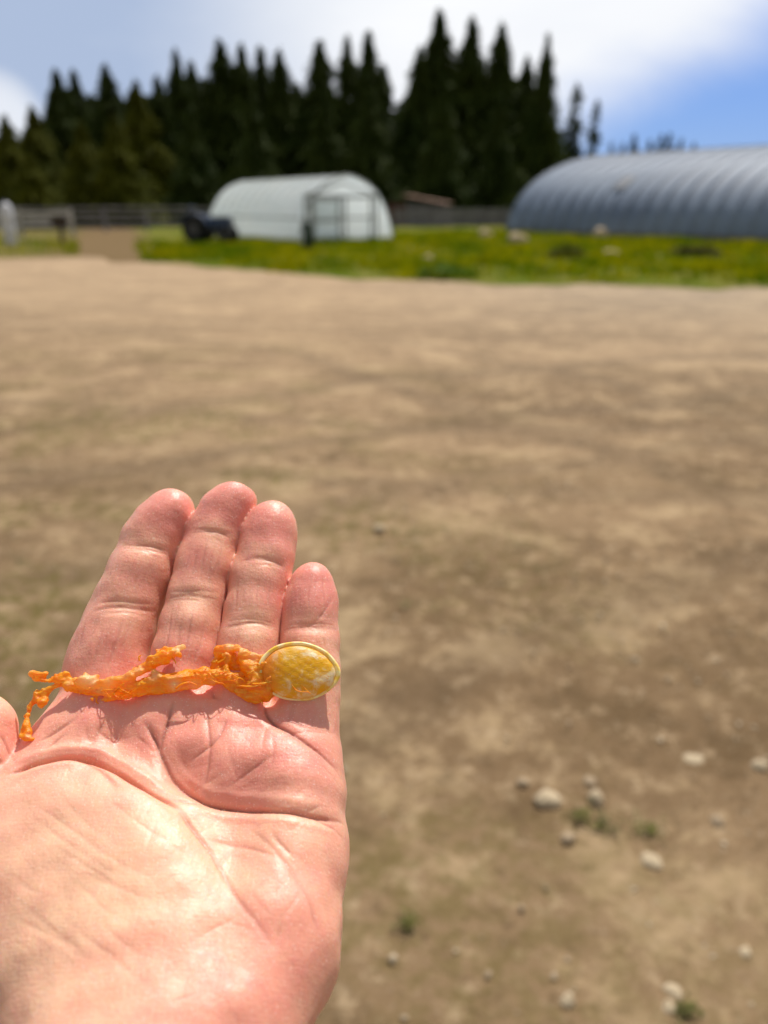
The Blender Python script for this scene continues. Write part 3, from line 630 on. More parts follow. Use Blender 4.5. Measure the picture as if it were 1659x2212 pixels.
# ------------------------------------------------------------------ the open hand
# lie of the palm: a curve in the vertical plane (height below the eye's axis, distance along it) with its slope above the horizontal
def _profile():
    S, Z, E_ = [], [], []
    y, z = .0518, .2186; st = .0005
    for i in range(180):
        e = R(42); S.append(y/z); Z.append(z); E_.append(e); y -= math.sin(e+PITCH)*st; z += math.cos(e+PITCH)*st
    S, Z, E_ = S[::-1], Z[::-1], E_[::-1]; y, z = .0518, .2186
    for i in range(1, 330):
        L = i*st; e = R(float(np.interp(L, [0, .006, .018, .028, .036, .20], [42, 33, 27, 18, 13, 10])))
        y += math.sin(e+PITCH)*st; z -= math.cos(e+PITCH)*st; S.append(y/z); Z.append(z); E_.append(e)
    return np.array(S), np.array(Z), np.array(E_)
PS, PZ, PE = _profile()
def node(px, py, r, dz=0.0):
    """centre (camera axes) of a ball of radius r mm that touches the palm's curve, raised dz mm"""
    r, dz = r/1000, dz/1000; sx, sy = (px-829.5)/F, (py-1106)/F; z = np.interp(sy, PS, PZ); e = np.interp(sy, PS, PE)
    ray = np.array([sx, sy, 1.0]); u = ray/np.linalg.norm(ray); n = np.array([0, -math.cos(e+PITCH), -math.sin(e+PITCH)])
    return ray*z + u*(r-dz)/-(u@n), r
LA = R(25)+PITCH
LU = np.array([1, 0, 0.]); LV = np.array([0, -math.sin(LA), math.cos(LA)]); LW = np.array([0, -math.cos(LA), -math.sin(LA)]); LO = np.array([-.06, .0518, .2186])
M_L = np.stack([LU, LV, LW])                      # camera axes -> hand axes
toL = lambda P: (np.asarray(P)-LO)@M_L.T
toC = lambda P: np.asarray(P)@M_L + LO
def chain(pts, k=3.0): 
    out = []
    for p in pts: c, r = node(*p); out.append((toL(c), r))
    return out, k/1000
D_ = lambda x, y, r: (x/1.8517, y/1.8517, r)      # points measured on the 3072 px picture
def fchain(pts, tail=()):
    out = []
    for x, y, rp in pts:
        px, py = x/1.8517, y/1.8517; sy = (py-1106)/F; z = np.interp(sy, PS, PZ); r = rp/3076*z; r = rp/3076*(z+r*1.05); out.append((px, py, r*1000))
    return out + list(tail)
INDEX = fchain([(681,2054,99), (650,2100,112), (610,2168,121), (559,2294,124), (512,2414,130), (474,2513,139), (441,2613,152), (425,2700,158)], [(212, 1560, 12.5)])
MIDDLE = fchain([(933,2008,93), (900,2055,106), (858,2135,107), (825,2248,115), (783,2394,112), (759,2513,117), (736,2613,120), (715,2740,120)], [(375, 1560, 9.5)])
RING = fchain([(1087,2100,98), (1075,2148,109), (1064,2228,110), (1041,2314,117), (1014,2460,114), (1000,2566,119), (980,2700,126)], [(518, 1560, 9.8)])
PINKY = fchain([(1248,2340,91), (1244,2414,103), (1242,2487,104), (1242,2566,112), (1240,2680,116), (1228,2790,128)], [(655, 1560, 10), (650, 1610, 11)])
def build_hand():
    h = .00068
    fingers = [chain(c, 2.2) for c in (INDEX, MIDDLE, RING, PINKY)]
    thumb = chain([(-52, 1583, 11.0, 9), (-62, 1650, 11.0, 8), (-85, 1720, 12, 6), (-110, 1800, 14, 3), (-100, 1900, 17, 1)], 3)
    palm = [chain([(650, 1635, 11.5), (640, 1700, 13.2), (620, 1850, 15.6), (572, 2050, 17.5), (480, 2212, 18.5), (360, 2370, 20)], 4),
            chain([(515, 1590, 10.5), (500, 1700, 13), (450, 1850, 14, -1), (400, 2050, 15), (330, 2250, 16), (290, 2400, 18)], 4),
            chain([(385, 1575, 10.5), (340, 1700, 13, -1), (300, 1850, 14), (260, 2050, 15), (230, 2250, 16), (220, 2400, 18)], 4),
            chain([(230, 1555, 12), (195, 1600, 13), (160, 1650, 13), (130, 1760, 12)], 4),
            chain([(160, 1550, 6.5, -3), (122, 1612, 6, -3), (72, 1690, 6, -2), (0, 1770, 9)], 4),
            chain([(330, 1490, 5.5, -2.5), (338, 1560, 8, -1.5)], 2), chain([(452, 1532, 6, -1.5), (452, 1600, 9, -1)], 2), chain([(580, 1585, 6, -1.8), (580, 1640, 9, -1)], 2),
            chain([(-110, 1800, 14, 0), (40, 1800, 19, 1.0), (150, 1790, 20, 2.4), (255, 1850, 20, 3.2), (330, 1950, 20, 3.2), (350, 2080, 20, 1.5), (340, 2260, 20, 0)], 5),
            chain([(-20, 1850, 20, .8), (90, 1880, 20, 1.2), (190, 1960, 20, 1.0), (260, 2080, 20, .3)], 6),
            chain([(-110, 1850, 17, 0), (30, 1950, 20, -1), (130, 2080, 20, -3), (220, 2250, 20, -5), (240, 2400, 20, -5)], 5)]
    ends = [(palm[0][0][-1]), (palm[2][0][-1])]
    wrist = [([ends[0], (ends[0][0]+np.array([-.018, -.060, -.012]), .024), (ends[0][0]+np.array([-.035, -.115, -.030]), .029)], .006),
             ([ends[1], (ends[1][0]+np.array([-.006, -.060, -.012]), .024), (ends[1][0]+np.array([-.022, -.115, -.030]), .029)], .006)]
    ax = [np.arange(-.098, .062, h), np.arange(-.188, .068, h), np.arange(-.062, .042, h)]; ax = [a.astype(np.float32) for a in ax]
    ff = np.full(tuple(len(a) for a in ax), .05, np.float32)
    for c in fingers: ff = smin(ff, field(ax, [c], .0001), .0007)
    pf = field(ax, palm+wrist, .0065); f = smin(ff, pf, .0022); f = smin(f, field(ax, [thumb], .0001), .0014)
    f[0], f[-1], f[:, 0], f[:, -1], f[:, :, 0], f[:, :, -1] = (.01,)*6
    V, Q = surface_net(f, np.array([a[0] for a in ax]), h)
    V = toC(V)
    me0 = bpy.data.objects.new('person', None)
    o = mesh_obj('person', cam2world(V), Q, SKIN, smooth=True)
    bm = bmesh.new(); bm.from_mesh(o.data); bmesh.ops.recalc_face_normals(bm, faces=bm.faces[:]); bm.to_mesh(o.data); bm.free()
    for typ, nm in (('SMOOTH', 's'), ('SUBSURF', 'u')):
        md = o.modifiers.new(nm, typ)
        if typ == 'SMOOTH': md.factor = .5; md.iterations = 3
        else: md.levels = 1; md.render_levels = 1
    dg = bpy.context.evaluated_depsgraph_get(); me = bpy.data.meshes.new_from_object(o.evaluated_get(dg)); o.modifiers.clear(); old = o.data; o.data = me; bpy.data.meshes.remove(old)
    n = len(me.vertices); Pw = np.empty(n*3, np.float32); me.vertices.foreach_get('co', Pw); Pw = Pw.reshape(-1, 3).astype(float)
    Nw = np.empty(n*3, np.float32); me.vertices.foreach_get('normal', Nw); Nw = Nw.reshape(-1, 3).astype(float)
    C = np.stack([Pw[:, 0], -(Pw[:, 1]*SA+(Pw[:, 2]-EYE)*CA), Pw[:, 1]*CA-(Pw[:, 2]-EYE)*SA], 1)
    sx, sy = C[:, 0]/C[:, 2]*F+829.5, C[:, 1]/C[:, 2]*F+1106
    Nc = np.stack([Nw[:, 0], -(Nw[:, 1]*SA+Nw[:, 2]*CA), Nw[:, 1]*CA-Nw[:, 2]*SA], 1)
    face = (np.einsum('ij,ij->i', Nc, C) < 0)
    fi = np.where(face)[0]
    def pick(px, py):
        d = (sx[fi]-px)**2+(sy[fi]-py)**2; near = d < 36
        if near.any(): c = fi[near]; return C[c[np.argmin(C[c, 2])]]
        return C[fi[np.argmin(d)]]
    disp = np.zeros(n)
    for px, py, rad, amt in BUMPS:
        p = pick(px, py); d2 = ((C-p)**2).sum(1); disp += amt/1000*np.exp(-d2/(2*(rad/1000*.5)**2))*face
    crease_shade = np.zeros(n); total = disp.copy()
    for pts, w, d in CREASES:
        pts = [tuple(p) for p in pts]; dd = d if isinstance(d, (list, tuple)) else [d]*len(pts)
        # resample
        seg = []; dep = []
        for (a, b, da, db) in zip(pts[:-1], pts[1:], dd[:-1], dd[1:]):
            m = max(1, int(math.hypot(b[0]-a[0], b[1]-a[1])/14))
            for q in range(m): t = q/m; seg.append(pick(a[0]+(b[0]-a[0])*t, a[1]+(b[1]-a[1])*t)); dep.append(da+(db-da)*t)
        seg.append(pick(*pts[-1])); dep.append(dd[-1]); seg = np.array(seg); dep = np.array(dep)
        if len(seg) > 4:   # iron out the picks
            for _ in range(2): seg[1:-1] = (seg[:-2]+seg[1:-1]*2+seg[2:])/4
        dep = dep*np.minimum(1, np.minimum(np.arange(len(dep))+.35, np.arange(len(dep))[::-1]+.35)/2.2)
        W_ = w/1000; lo, hi = seg.min(0)-4.5*W_, seg.max(0)+4.5*W_; cand = np.where(((C > lo) & (C < hi)).all(1) & face)[0]
        if not len(cand): continue
        Pc = C[cand]; best = np.full(len(cand), 1.0); bd = np.zeros(len(cand))
        for a, b, da, db in zip(seg[:-1], seg[1:], dep[:-1], dep[1:]):
            v = b-a; L2 = max(v@v, 1e-12); t = np.clip(((Pc-a)@v)/L2, 0, 1); dist = np.linalg.norm(Pc-a-t[:, None]*v, axis=1); m = dist < best; best[m] = dist[m]; bd[m] = (da+(db-da)*t)[m]
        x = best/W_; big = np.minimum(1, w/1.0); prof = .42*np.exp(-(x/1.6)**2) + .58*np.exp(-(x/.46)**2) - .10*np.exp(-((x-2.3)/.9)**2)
        total[cand] -= bd/1000*prof; crease_shade[cand] = np.maximum(crease_shade[cand], np.exp(-(best/(.0003+.00022*w*min(1, w)))**2)*np.minimum(1, bd/.9))
    # long shallow furrows that run along each finger joint to joint, and soft unevenness of the flesh
    rg = np.random.default_rng(3); Lc = toL(C)
    for _ in range(14):
        k_ = rg.normal(size=3); k_ /= np.linalg.norm(k_); fr = rg.uniform(250, 700); total += .00007*np.sin(Lc@k_*fr+rg.uniform(0, 6))*np.sin(Lc@np.roll(k_, 1)*fr*.7)
    across = Lc[:, 0].copy(); along = Lc[:, 1].copy(); isf = np.zeros(n)
    for ch, _ in fingers:
        s0 = 0.0; best = np.full(n, 1.0)
        for (A, ra), (B, rb) in zip(ch[:-2], ch[1:-1]):
            v = B-A; L = np.linalg.norm(v); u = v/L; t = (Lc-A)@u; tc = np.clip(t, 0, L); q = Lc-A-tc[:, None]*u; dist = np.linalg.norm(q, axis=1)-ra-(rb-ra)*tc/L
            m = (dist < best) & (dist < .0016); best[m] = dist[m]; side = np.cross(u, [0, 0, 1]); side /= np.linalg.norm(side)
            across[m] = (q@side)[m]; along[m] = (s0+tc)[m]; isf[m] = 1; s0 += L
    P2 = cam2world(C + Nc*total[:, None])
    me.vertices.foreach_set('co', P2.astype(np.float32).ravel())
    pink = np.full(n, .5)
    for px, py, rad, amt in PINKS:
        p = pick(px, py); d2 = ((C-p)**2).sum(1); pink += amt*np.exp(-d2/(2*(rad/1000*.5)**2))
    for nm, dat in (('pink', pink), ('crease_shade', crease_shade), ('finger', isf)):
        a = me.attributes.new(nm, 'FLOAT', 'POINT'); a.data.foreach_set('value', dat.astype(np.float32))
    a = me.attributes.new('run', 'FLOAT_VECTOR', 'POINT'); a.data.foreach_set('vector', np.stack([across, along, isf], 1).astype(np.float32).ravel())
    me.update(); me.polygons.foreach_set('use_smooth', np.ones(len(me.polygons), dtype=bool))
    tag(o, 'open left hand held palm up, fingers together, with a seed lying across the finger bases', 'person')
    global HC, HN, HFACE, hand_pick; HC, HN, HFACE = C + Nc*total[:, None], Nc, face
    def hand_pick(px, py):
        d = (sx[fi]-px)**2+(sy[fi]-py)**2; near = d < 25
        c = fi[near] if near.any() else fi[[np.argmin(d)]]; return HC[c[np.argmin(HC[c, 2])]]
    hx, hy = HC[:, 0]/HC[:, 2]*F+829.5, HC[:, 1]/HC[:, 2]*F+1106
    print('HAND right edge', [(y, int(hx[np.abs(hy-y) < 6].max())) for y in (1250, 1440, 1530, 1600, 1650, 1700, 1770, 1850, 1950, 2050, 2130, 2205)])
    for y in (1100, 1200, 1300, 1400, 1440, 1500, 1530, 1580, 1640): 
        m = (np.abs(hy-y) < 6) & (hx > 55); print('left', y, int(hx[m].min()))
    print('top', int(hy.min()), 'n', n)
    return o
BUMPS = [(345,1105,9,.2), (280,1240,10,.55), (225,1400,13,.6), (262,1345,7,.6), (415,1325,6,.6), (545,1382,6,.5), (318,1205,6,.4), (455,1180,5,.4), (570,1235,5,.4), (672,1385,5,.4), (485,1080,9,.3), (442,1215,10,.5), (403,1375,11,.6), (592,1140,9,.3), (567,1272,10,.4), (538,1415,11,.55), (674,1275,10,.4), (665,1410,10,.4), (655,1570,10,-.6),
    (575,1640,17,4.0), (665,1690,13,2.2), (480,1640,12,1.9), (395,1625,10,1.2), (430,1590,9,1.2), (500,1560,9,1.0), (250,1575,15,2.0), (330,1560,8,.8),
    (110,1680,14,1.7), (215,1695,14,2.0), (320,1752,14,2.0), (390,1850,16,1.0), (200,1600,16,.9), (140,1612,8,-.5), (310,1660,10,-.9), (385,1690,9,-.6), (560,1722,12,-.7), (460,1700,10,-.7), (640,1880,18,1.2), (500,1810,12,-1.1), (450,1760,8,-.5), (560,2000,15,-.6), (400,1735,6,.8), (550,1790,10,.5), (85,1800,22,.9), (40,1880,20,.5)]
CREASES = [
 ([(22,1668),(70,1648),(130,1636),(190,1642),(245,1664),(300,1690),(345,1722),(385,1752)], 1.35, [2.0,2.9,3.7,3.9,3.7,3.1,2.4,1.3]),
 ([(385,1752),(420,1790),(455,1830),(480,1880),(510,1935),(555,1990),(600,2045)], 1.5, [.9,.8,.6,.5,.4,.3,.2]),
 ([(146,1637),(190,1652),(221,1674),(245,1700),(258,1722)], 1.6, [.3,.8,.9,.6,.2]),
 ([(324,1563),(350,1628),(368,1667),(402,1706),(441,1727),(506,1740),(584,1748),(636,1755),(688,1767),(742,1776)], 1.15, [.6,.9,1.4,2.1,2.5,2.5,2.3,1.9,1.4,.8]),
 ([(363,1732),(400,1738),(440,1733)], .9, .5),
 ([(454,1808),(506,1820),(558,1836),(600,1850)], .8, .35), ([(584,1797),(623,1836),(640,1860)], .8, .4), ([(540,1790),(600,1840),(660,1930),(690,2010)], 1.2, .3),
 ([(449,1537),(451,1584),(462,1610),(457,1652),(441,1701)], .7, .5), ([(493,1550),(480,1597),(452,1628),(415,1641)], .7, .45),
 ([(376,1511),(360,1576),(347,1626)], 1.1, .8), ([(574,1524),(577,1553),(605,1574),(636,1590),(675,1618),(715,1652),(732,1672)], 1.0, [1.5,1.5,1.4,1.2,.9,.6,.4]),
 ([(455,1487),(458,1502),(474,1507)], .9, 1.0), ([(650,1756),(688,1745),(715,1748)], .7, .4), ([(675,1763),(728,1792),(740,1806)], .8, .5),
 ([(169,1552),(120,1578),(78,1601)], 1.2, .6), ([(150,1580),(120,1602),(91,1622)], 1.1, .5), ([(312,1555),(333,1591),(349,1625)], .9, .6), ([(299,1591),(333,1620)], .7, .35),
 ([(187,1573),(198,1617)], .7, .3), ([(212,1578),(240,1610),(268,1635)], .8, .4), ([(235,1545),(210,1590),(190,1620)], 1.2, .45), ([(500,1700),(560,1660),(590,1640)], .9, .3), ([(590,1600),(594,1640),(588,1670)], .7, .25),
 ([(0,1581),(16,1599),(26,1625),(30,1650)], 1.1, 1.0), ([(0,1633),(10,1661)], .9, .6),
 ([(259,1176),(295,1171),(334,1180),(377,1193)], .8, .5), ([(262,1182),(310,1180),(370,1200)], .6, .3), ([(196,1318),(241,1304),(298,1311),(341,1323)], 1.5, .5), ([(205,1300),(250,1292),(335,1306)], .7, .3),
 ([(409,1149),(449,1142),(484,1149),(517,1168)], .8, .45), ([(363,1289),(413,1279),(474,1296)], 1.5, .5), ([(367,1276),(430,1270),(478,1283)], .7, .3),
 ([(520,1207),(556,1200),(592,1207),(632,1230)], .8, .42), ([(483,1352),(538,1341),(574,1346),(609,1362)], 1.4, .5), ([(490,1340),(540,1331),(610,1350)], .7, .25),
 ([(613,1357),(663,1349),(699,1353),(731,1358)], 1.1, .5), ([(724,1286),(699,1329),(675,1345)], .6, .3), ([(600,1600),(660,1580),(728,1584)], .8, .25)]
_rg = np.random.default_rng(11)
for (x0, y0, x1, y1) in ((262,1178,372,1192), (200,1312,338,1316), (412,1146,512,1160), (366,1284,474,1290), (522,1204,630,1220), (486,1347,606,1356), (616,1354,728,1354)):
    for q in range(5):
        dy = _rg.uniform(-11, 11); a, b = _rg.uniform(0, .4), _rg.uniform(.6, 1); m = (a+b)/2; L = lambda t, w=0: (x0+(x1-x0)*t, y0+(y1-y0)*t+dy+w)
        CREASES.append(([L(a, 3), L(m, -4), L(b, 4)], .34, _rg.uniform(.12, .3)))
for q in range(16):    # slanting wrinkles over the ball of the thumb
    a, b = _rg.uniform(-10, 240), _rg.uniform(1715, 2080); L = _rg.uniform(60, 190); sl_ = _rg.uniform(.5, .85)
    CREASES.append(([(a+L*t, b+L*t*sl_+6*math.sin(3*t+q)) for t in (0, .25, .5, .75, 1)], _rg.uniform(.5, 1.0), _rg.uniform(.05, .16)))
for q in range(44):    # fine wrinkles everywhere on the palm
    a, b = _rg.uniform(330, 700), _rg.uniform(1540, 2150); L = _rg.uniform(25, 90); t0 = _rg.choice([1.9, .5, .9, 2.5])+_rg.normal(0, .25)
    CREASES.append(([(a+L*t*math.cos(t0), b+L*t*math.sin(t0)) for t in (0, .5, 1)], _rg.uniform(.4, .7), _rg.uniform(.08, .2)))
for (x0, x1, y0, y1, sl_) in ((215, 315, 1205, 1275, -.33), (175, 300, 1335, 1440, -.30), (400, 490, 1170, 1255, -.2), (358, 455, 1310, 1440, -.15), (500, 600, 1235, 1320, -.1), (480, 590, 1370, 1450, -.08), (625, 710, 1372, 1400, 0), (630, 700, 1525, 1575, 0), (640, 700, 1235, 1320, .05)):
    for q in range(6):    # upright wrinkles between the finger joints
        x = x0+(x1-x0)*(q+.5+_rg.uniform(-.3, .3))/6; a, b = y0+_rg.uniform(-.1, .5)*(y1-y0), y1-_rg.uniform(-.1, .4)*(y1-y0)
        CREASES.append(([(x, a), (x+sl_*(b-a)*.5+_rg.normal(0, 3), (a+b)/2), (x+sl_*(b-a)+_rg.normal(0, 3), b)], .36, _rg.uniform(.08, .24)))
PINKS = [(350,1100,16,.5), (490,1075,16,.5), (595,1130,16,.55), (675,1270,18,.6), (520,1060,10,.2), (370,1080,10,.2), (275,1250,14,.2), (225,1420,22,.25), (440,1215,14,.25), (400,1400,16,.25), (570,1270,14,.1), (655,1560,18,.2),
    (320,1178,8,-.35), (460,1150,8,-.35), (575,1205,8,-.35), (270,1310,9,-.35), (425,1288,9,-.35), (550,1348,9,-.35), (675,1355,8,-.25),
    (250,1600,26,.35), (440,1620,24,.35), (570,1640,22,.2), (660,1700,14,.1), (150,1720,26,-.2), (300,1850,34,-.28), (450,1980,26,-.05), (620,2050,36,.2), (40,2060,34,-.3), (480,2150,30,.12), (620,1780,14,-.15), (20,1620,14,.35)]

def skin_material():
    m, g, b = new_mat('skin'); at = lambda n, o='Fac': (lambda x: x.outputs[o])(g.n('ShaderNodeAttribute', attribute_name=n))
    v = g.n('ShaderNodeNewGeometry').outputs['Position']; run = at('run', 'Vector'); pink = at('pink'); cr = at('crease_shade')
    mot = g.noise(v, 130, 4, .6, .5); mot2 = g.noise(v, 480, 3, .7); mot3 = g.noise(v, 45, 4, .6)
    f = g.math('ADD', pink, g.math('MULTIPLY', g.math('SUBTRACT', mot, .5), .8)); f = g.math('ADD', f, g.math('MULTIPLY', g.math('SUBTRACT', mot3, .5), .6)); f = g.math('ADD', f, g.math('MULTIPLY', g.math('SUBTRACT', mot2, .5), .3), clamp=True)
    c = g.mix(f, (.86, .52, .34), (.76, .275, .21)); c = g.mix(g.math('MULTIPLY', cr, .6), c, (.30, .06, .03))  # creases redder, with the occlusion of deep folds darkened into the colour
    # dry upright lines on the fingers, and the ridges of the skin
    lines = g.noise(g.mapv(run, scl=(900, 60, 40)), 1.0, 4, .6, .6); cross = g.noise(g.mapv(run, loc=(4, 2, 1), scl=(160, 1100, 40)), 1.0, 3, .6, .8)
    ridge = g.n('ShaderNodeTexWave', wave_type='BANDS', bands_direction='Y'); ridge.inputs['Scale'].default_value = 330; ridge.inputs['Distortion'].default_value = 9; ridge.inputs['Detail'].default_value = 2; ridge.inputs['Detail Scale'].default_value = .012*10; g.l(run, ridge.inputs['Vector'])
    pores = g.noise(v, 1500, 3, .7); vor = g.n('ShaderNodeTexVoronoi', feature='DISTANCE_TO_EDGE'); vor.inputs['Scale'].default_value = 620; g.l(v, vor.inputs['Vector'])
    ln = g.math('MULTIPLY', g.rng(lines, .56, .72), at('finger'))
    c = g.mix(g.math('MULTIPLY', ln, .28), c, (.55, .20, .14))
    c = g.mix(g.math('MULTIPLY', g.rng(g.noise(v, 2100, 1, .5),   .66, .72), .55), c, (.92, .74, .62))      # dry flecks
    g.l(c, b.inputs['Base Color'])
    h = g.math('ADD', g.math('MULTIPLY', lines, .55), g.math('MULTIPLY', cross, .2)); h = g.math('ADD', h, g.math('MULTIPLY', ridge.outputs['Fac'], .05)); h = g.math('ADD', h, g.math('MULTIPLY', pores, .35))
    h = g.math('ADD', h, g.math('MULTIPLY', g.math('MINIMUM', vor.outputs['Distance'], .25), .35)); h = g.math('ADD', h, g.math('MULTIPLY', mot2, 1.3)); h = g.math('ADD', h, g.math('MULTIPLY', g.noise(g.mapv(run, loc=(1, 7, 0), scl=(260, 130, 60)), 1.0, 6, .75, 1.5), .7))
    bp = g.n('ShaderNodeBump'); bp.inputs['Strength'].default_value = .75; bp.inputs['Distance'].default_value = .00021; g.l(h, bp.inputs['Height']); g.l(bp.outputs[0], b.inputs['Normal'])
    g.l(g.rng(mot2, .2, .8, .36, .56), b.inputs['Roughness']); b.inputs['Specular IOR Level'].default_value = .5
    b.inputs['Subsurface Weight'].default_value = .8; b.inputs['Subsurface Radius'].default_value = (1.0, .32, .15); b.inputs['Subsurface Scale'].default_value = .0021
    return m
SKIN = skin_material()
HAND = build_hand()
# ------------------------------------------------------------------ forearm sleeve (behind the picture's edge)
def build_sleeve():
    m = flat_mat('sleeve_cloth', (.08, .10, .14), .95, .2, 60)
    a = toC(toL(node(290, 2400, 18)[0]) + np.array([-.010, -.075, -.018])); b = toC(toL(node(290, 2400, 18)[0]) + np.array([-.10, -.30, -.16]))
    n = 28; V = []; Fc = []
    d = (b-a)/np.linalg.norm(b-a); u = np.cross(d, [0, 0, 1.]); u /= np.linalg.norm(u); w = np.cross(d, u); rings = 26
    for s in (0, 1):                      # outer skin, then inner skin: a cloth with thickness
        for i in range(rings):
            t = i/(rings-1); c = a+(b-a)*t; r = (.046+.014*t)*(1+.03*math.sin(i*1.7)) - .0018*s
            for k in range(n): th = 2*math.pi*k/n; V.append(cam2world(c+(u*math.cos(th)*1.08+w*math.sin(th))*r*(1+.025*math.sin(3*th+i*.6))))
    for s in (0, 1):
        o = s*rings*n
        for i in range(rings-1):
            for k in range(n): q = (o+i*n+k, o+i*n+(k+1) % n, o+(i+1)*n+(k+1) % n, o+(i+1)*n+k); Fc.append(q if s == 0 else q[::-1])
    for k in range(n): k2 = (k+1) % n; o = rings*n; Fc.append((k, o+k, o+k2, k2)); e = (rings-1)*n; Fc.append((e+k, e+k2, o+e+k2, o+e+k))
    mesh_obj('sleeve', V, Fc, m, HAND, True)
build_sleeve()

# ------------------------------------------------------------------ the squash seed with its trail of orange pulp
def seed_mats():
    m, g, b = new_mat('seed_shell'); v = g.n('ShaderNodeTexCoord').outputs['Object']
    st = g.noise(g.mapv(v, rot=(0, 0, R(20)), scl=(1, 2.2, 1)), 520, 5, .7, 1.2); bl = g.noise(v, 170, 4, .6, .8); fn = g.noise(v, 1500, 3, .7)
    c = g.mix(g.rng(bl, .47, .70), (.86, .50, .004), (.98, .93, .66)); c = g.mix(g.math('MULTIPLY', g.rng(st, .52, .66), .8), c, (.85, .42, .0)); c = g.mix(g.math('MULTIPLY', g.rng(st, .44, .34), .6), c, (.90, .80, .50))
    sx = g.n('ShaderNodeSeparateXYZ'); g.l(v, sx.inputs[0]); c = g.mix(g.rng(g.math('ADD', sx.outputs['X'], g.math('MULTIPLY', bl, .004)), -.0015, -.0075), c, (.92, .30, .002))
    g.l(c, b.inputs['Base Color']); b.inputs['Roughness'].default_value = .33; b.inputs['Subsurface Weight'].default_value = .3; b.inputs['Subsurface Radius'].default_value = (1, .6, .1); b.inputs['Subsurface Scale'].default_value = .001
    bp = g.n('ShaderNodeBump'); bp.inputs['Strength'].default_value = .8; bp.inputs['Distance'].default_value = .00025; g.l(g.math('ADD', st, g.math('MULTIPLY', fn, .5)), bp.inputs['Height']); g.l(bp.outputs[0], b.inputs['Normal'])
    m2, g, b = new_mat('seed_rim'); v = g.n('ShaderNodeTexCoord').outputs['Object']; nz = g.noise(v, 300, 4, .6)
    g.l(g.mix(g.rng(nz, .42, .66), (.92, .78, .40), (.86, .58, .06)), b.inputs['Base Color']); b.inputs['Roughness'].default_value = .4; b.inputs['Subsurface Weight'].default_value = .3; b.inputs['Subsurface Scale'].default_value = .001
    m3, g, b = new_mat('orange_pulp'); v = g.n('ShaderNodeNewGeometry').outputs['Position']
    at = g.n('ShaderNodeAttribute', attribute_name='pale'); nz = g.noise(g.mapv(v, scl=(.38, 2.6, 2.6)), 420, 5, .7, .8); nb = g.noise(v, 1400, 4, .7)
    c = g.mix(g.rng(nz, .35, .65), (1.0, .27, .0), (1.0, .55, .010)); pm = g.math('ADD', g.math('MULTIPLY', at.outputs['Fac'], .85), g.math('MULTIPLY', g.rng(nz, .57, .72), .28), clamp=True)
    c = g.mix(pm, c, (1.0, .88, .52)); g.l(c, b.inputs['Base Color']); b.inputs['Roughness'].default_value = .28; b.inputs['Specular IOR Level'].default_value = .7
    b.inputs['Subsurface Weight'].default_value = .35; b.inputs['Subsurface Radius'].default_value = (1.0, .42, .06); b.inputs['Subsurface Scale'].default_value = .0016
    bp = g.n('ShaderNodeBump'); bp.inputs['Strength'].default_value = .9; bp.inputs['Distance'].default_value = .0003; g.l(g.math('ADD', nz, g.math('MULTIPLY', nb, .6)), bp.inputs['Height']); g.l(bp.outputs[0], b.inputs['Normal'])
    for mm, col, k in ((m3, (1.0, .60, .008), .46), (m, (1.0, .80, .20), .36)):
        gg = NT(mm.node_tree); pb = mm.node_tree.nodes['Principled BSDF']; tr = gg.n('ShaderNodeBsdfTranslucent'); gg.l(gg.mix(.25 if mm is m3 else .35, pb.inputs['Base Color'].links[0].from_socket, col), tr.inputs[0])
        mx = gg.n('ShaderNodeMixShader'); mx.inputs[0].default_value = k; gg.l(pb.outputs[0], mx.inputs[1]); gg.l(tr.outputs[0], mx.inputs[2]); gg.l(mx.outputs[0], mm.node_tree.nodes['Material Output'].inputs[0])
    return m, m2, m3
SHELL, RIM, PULP = seed_mats()
def on_curve(px, py, up):
    """point of the picture ray that lies `up` mm above the crests of the fingers"""
    sx, sy = (px-829.5)/F, (py-1106)/F; z = np.interp(sy, PS, PZ); ray = np.array([sx, sy, 1.0])
    return ray*z - ray/np.linalg.norm(ray)*up/1000
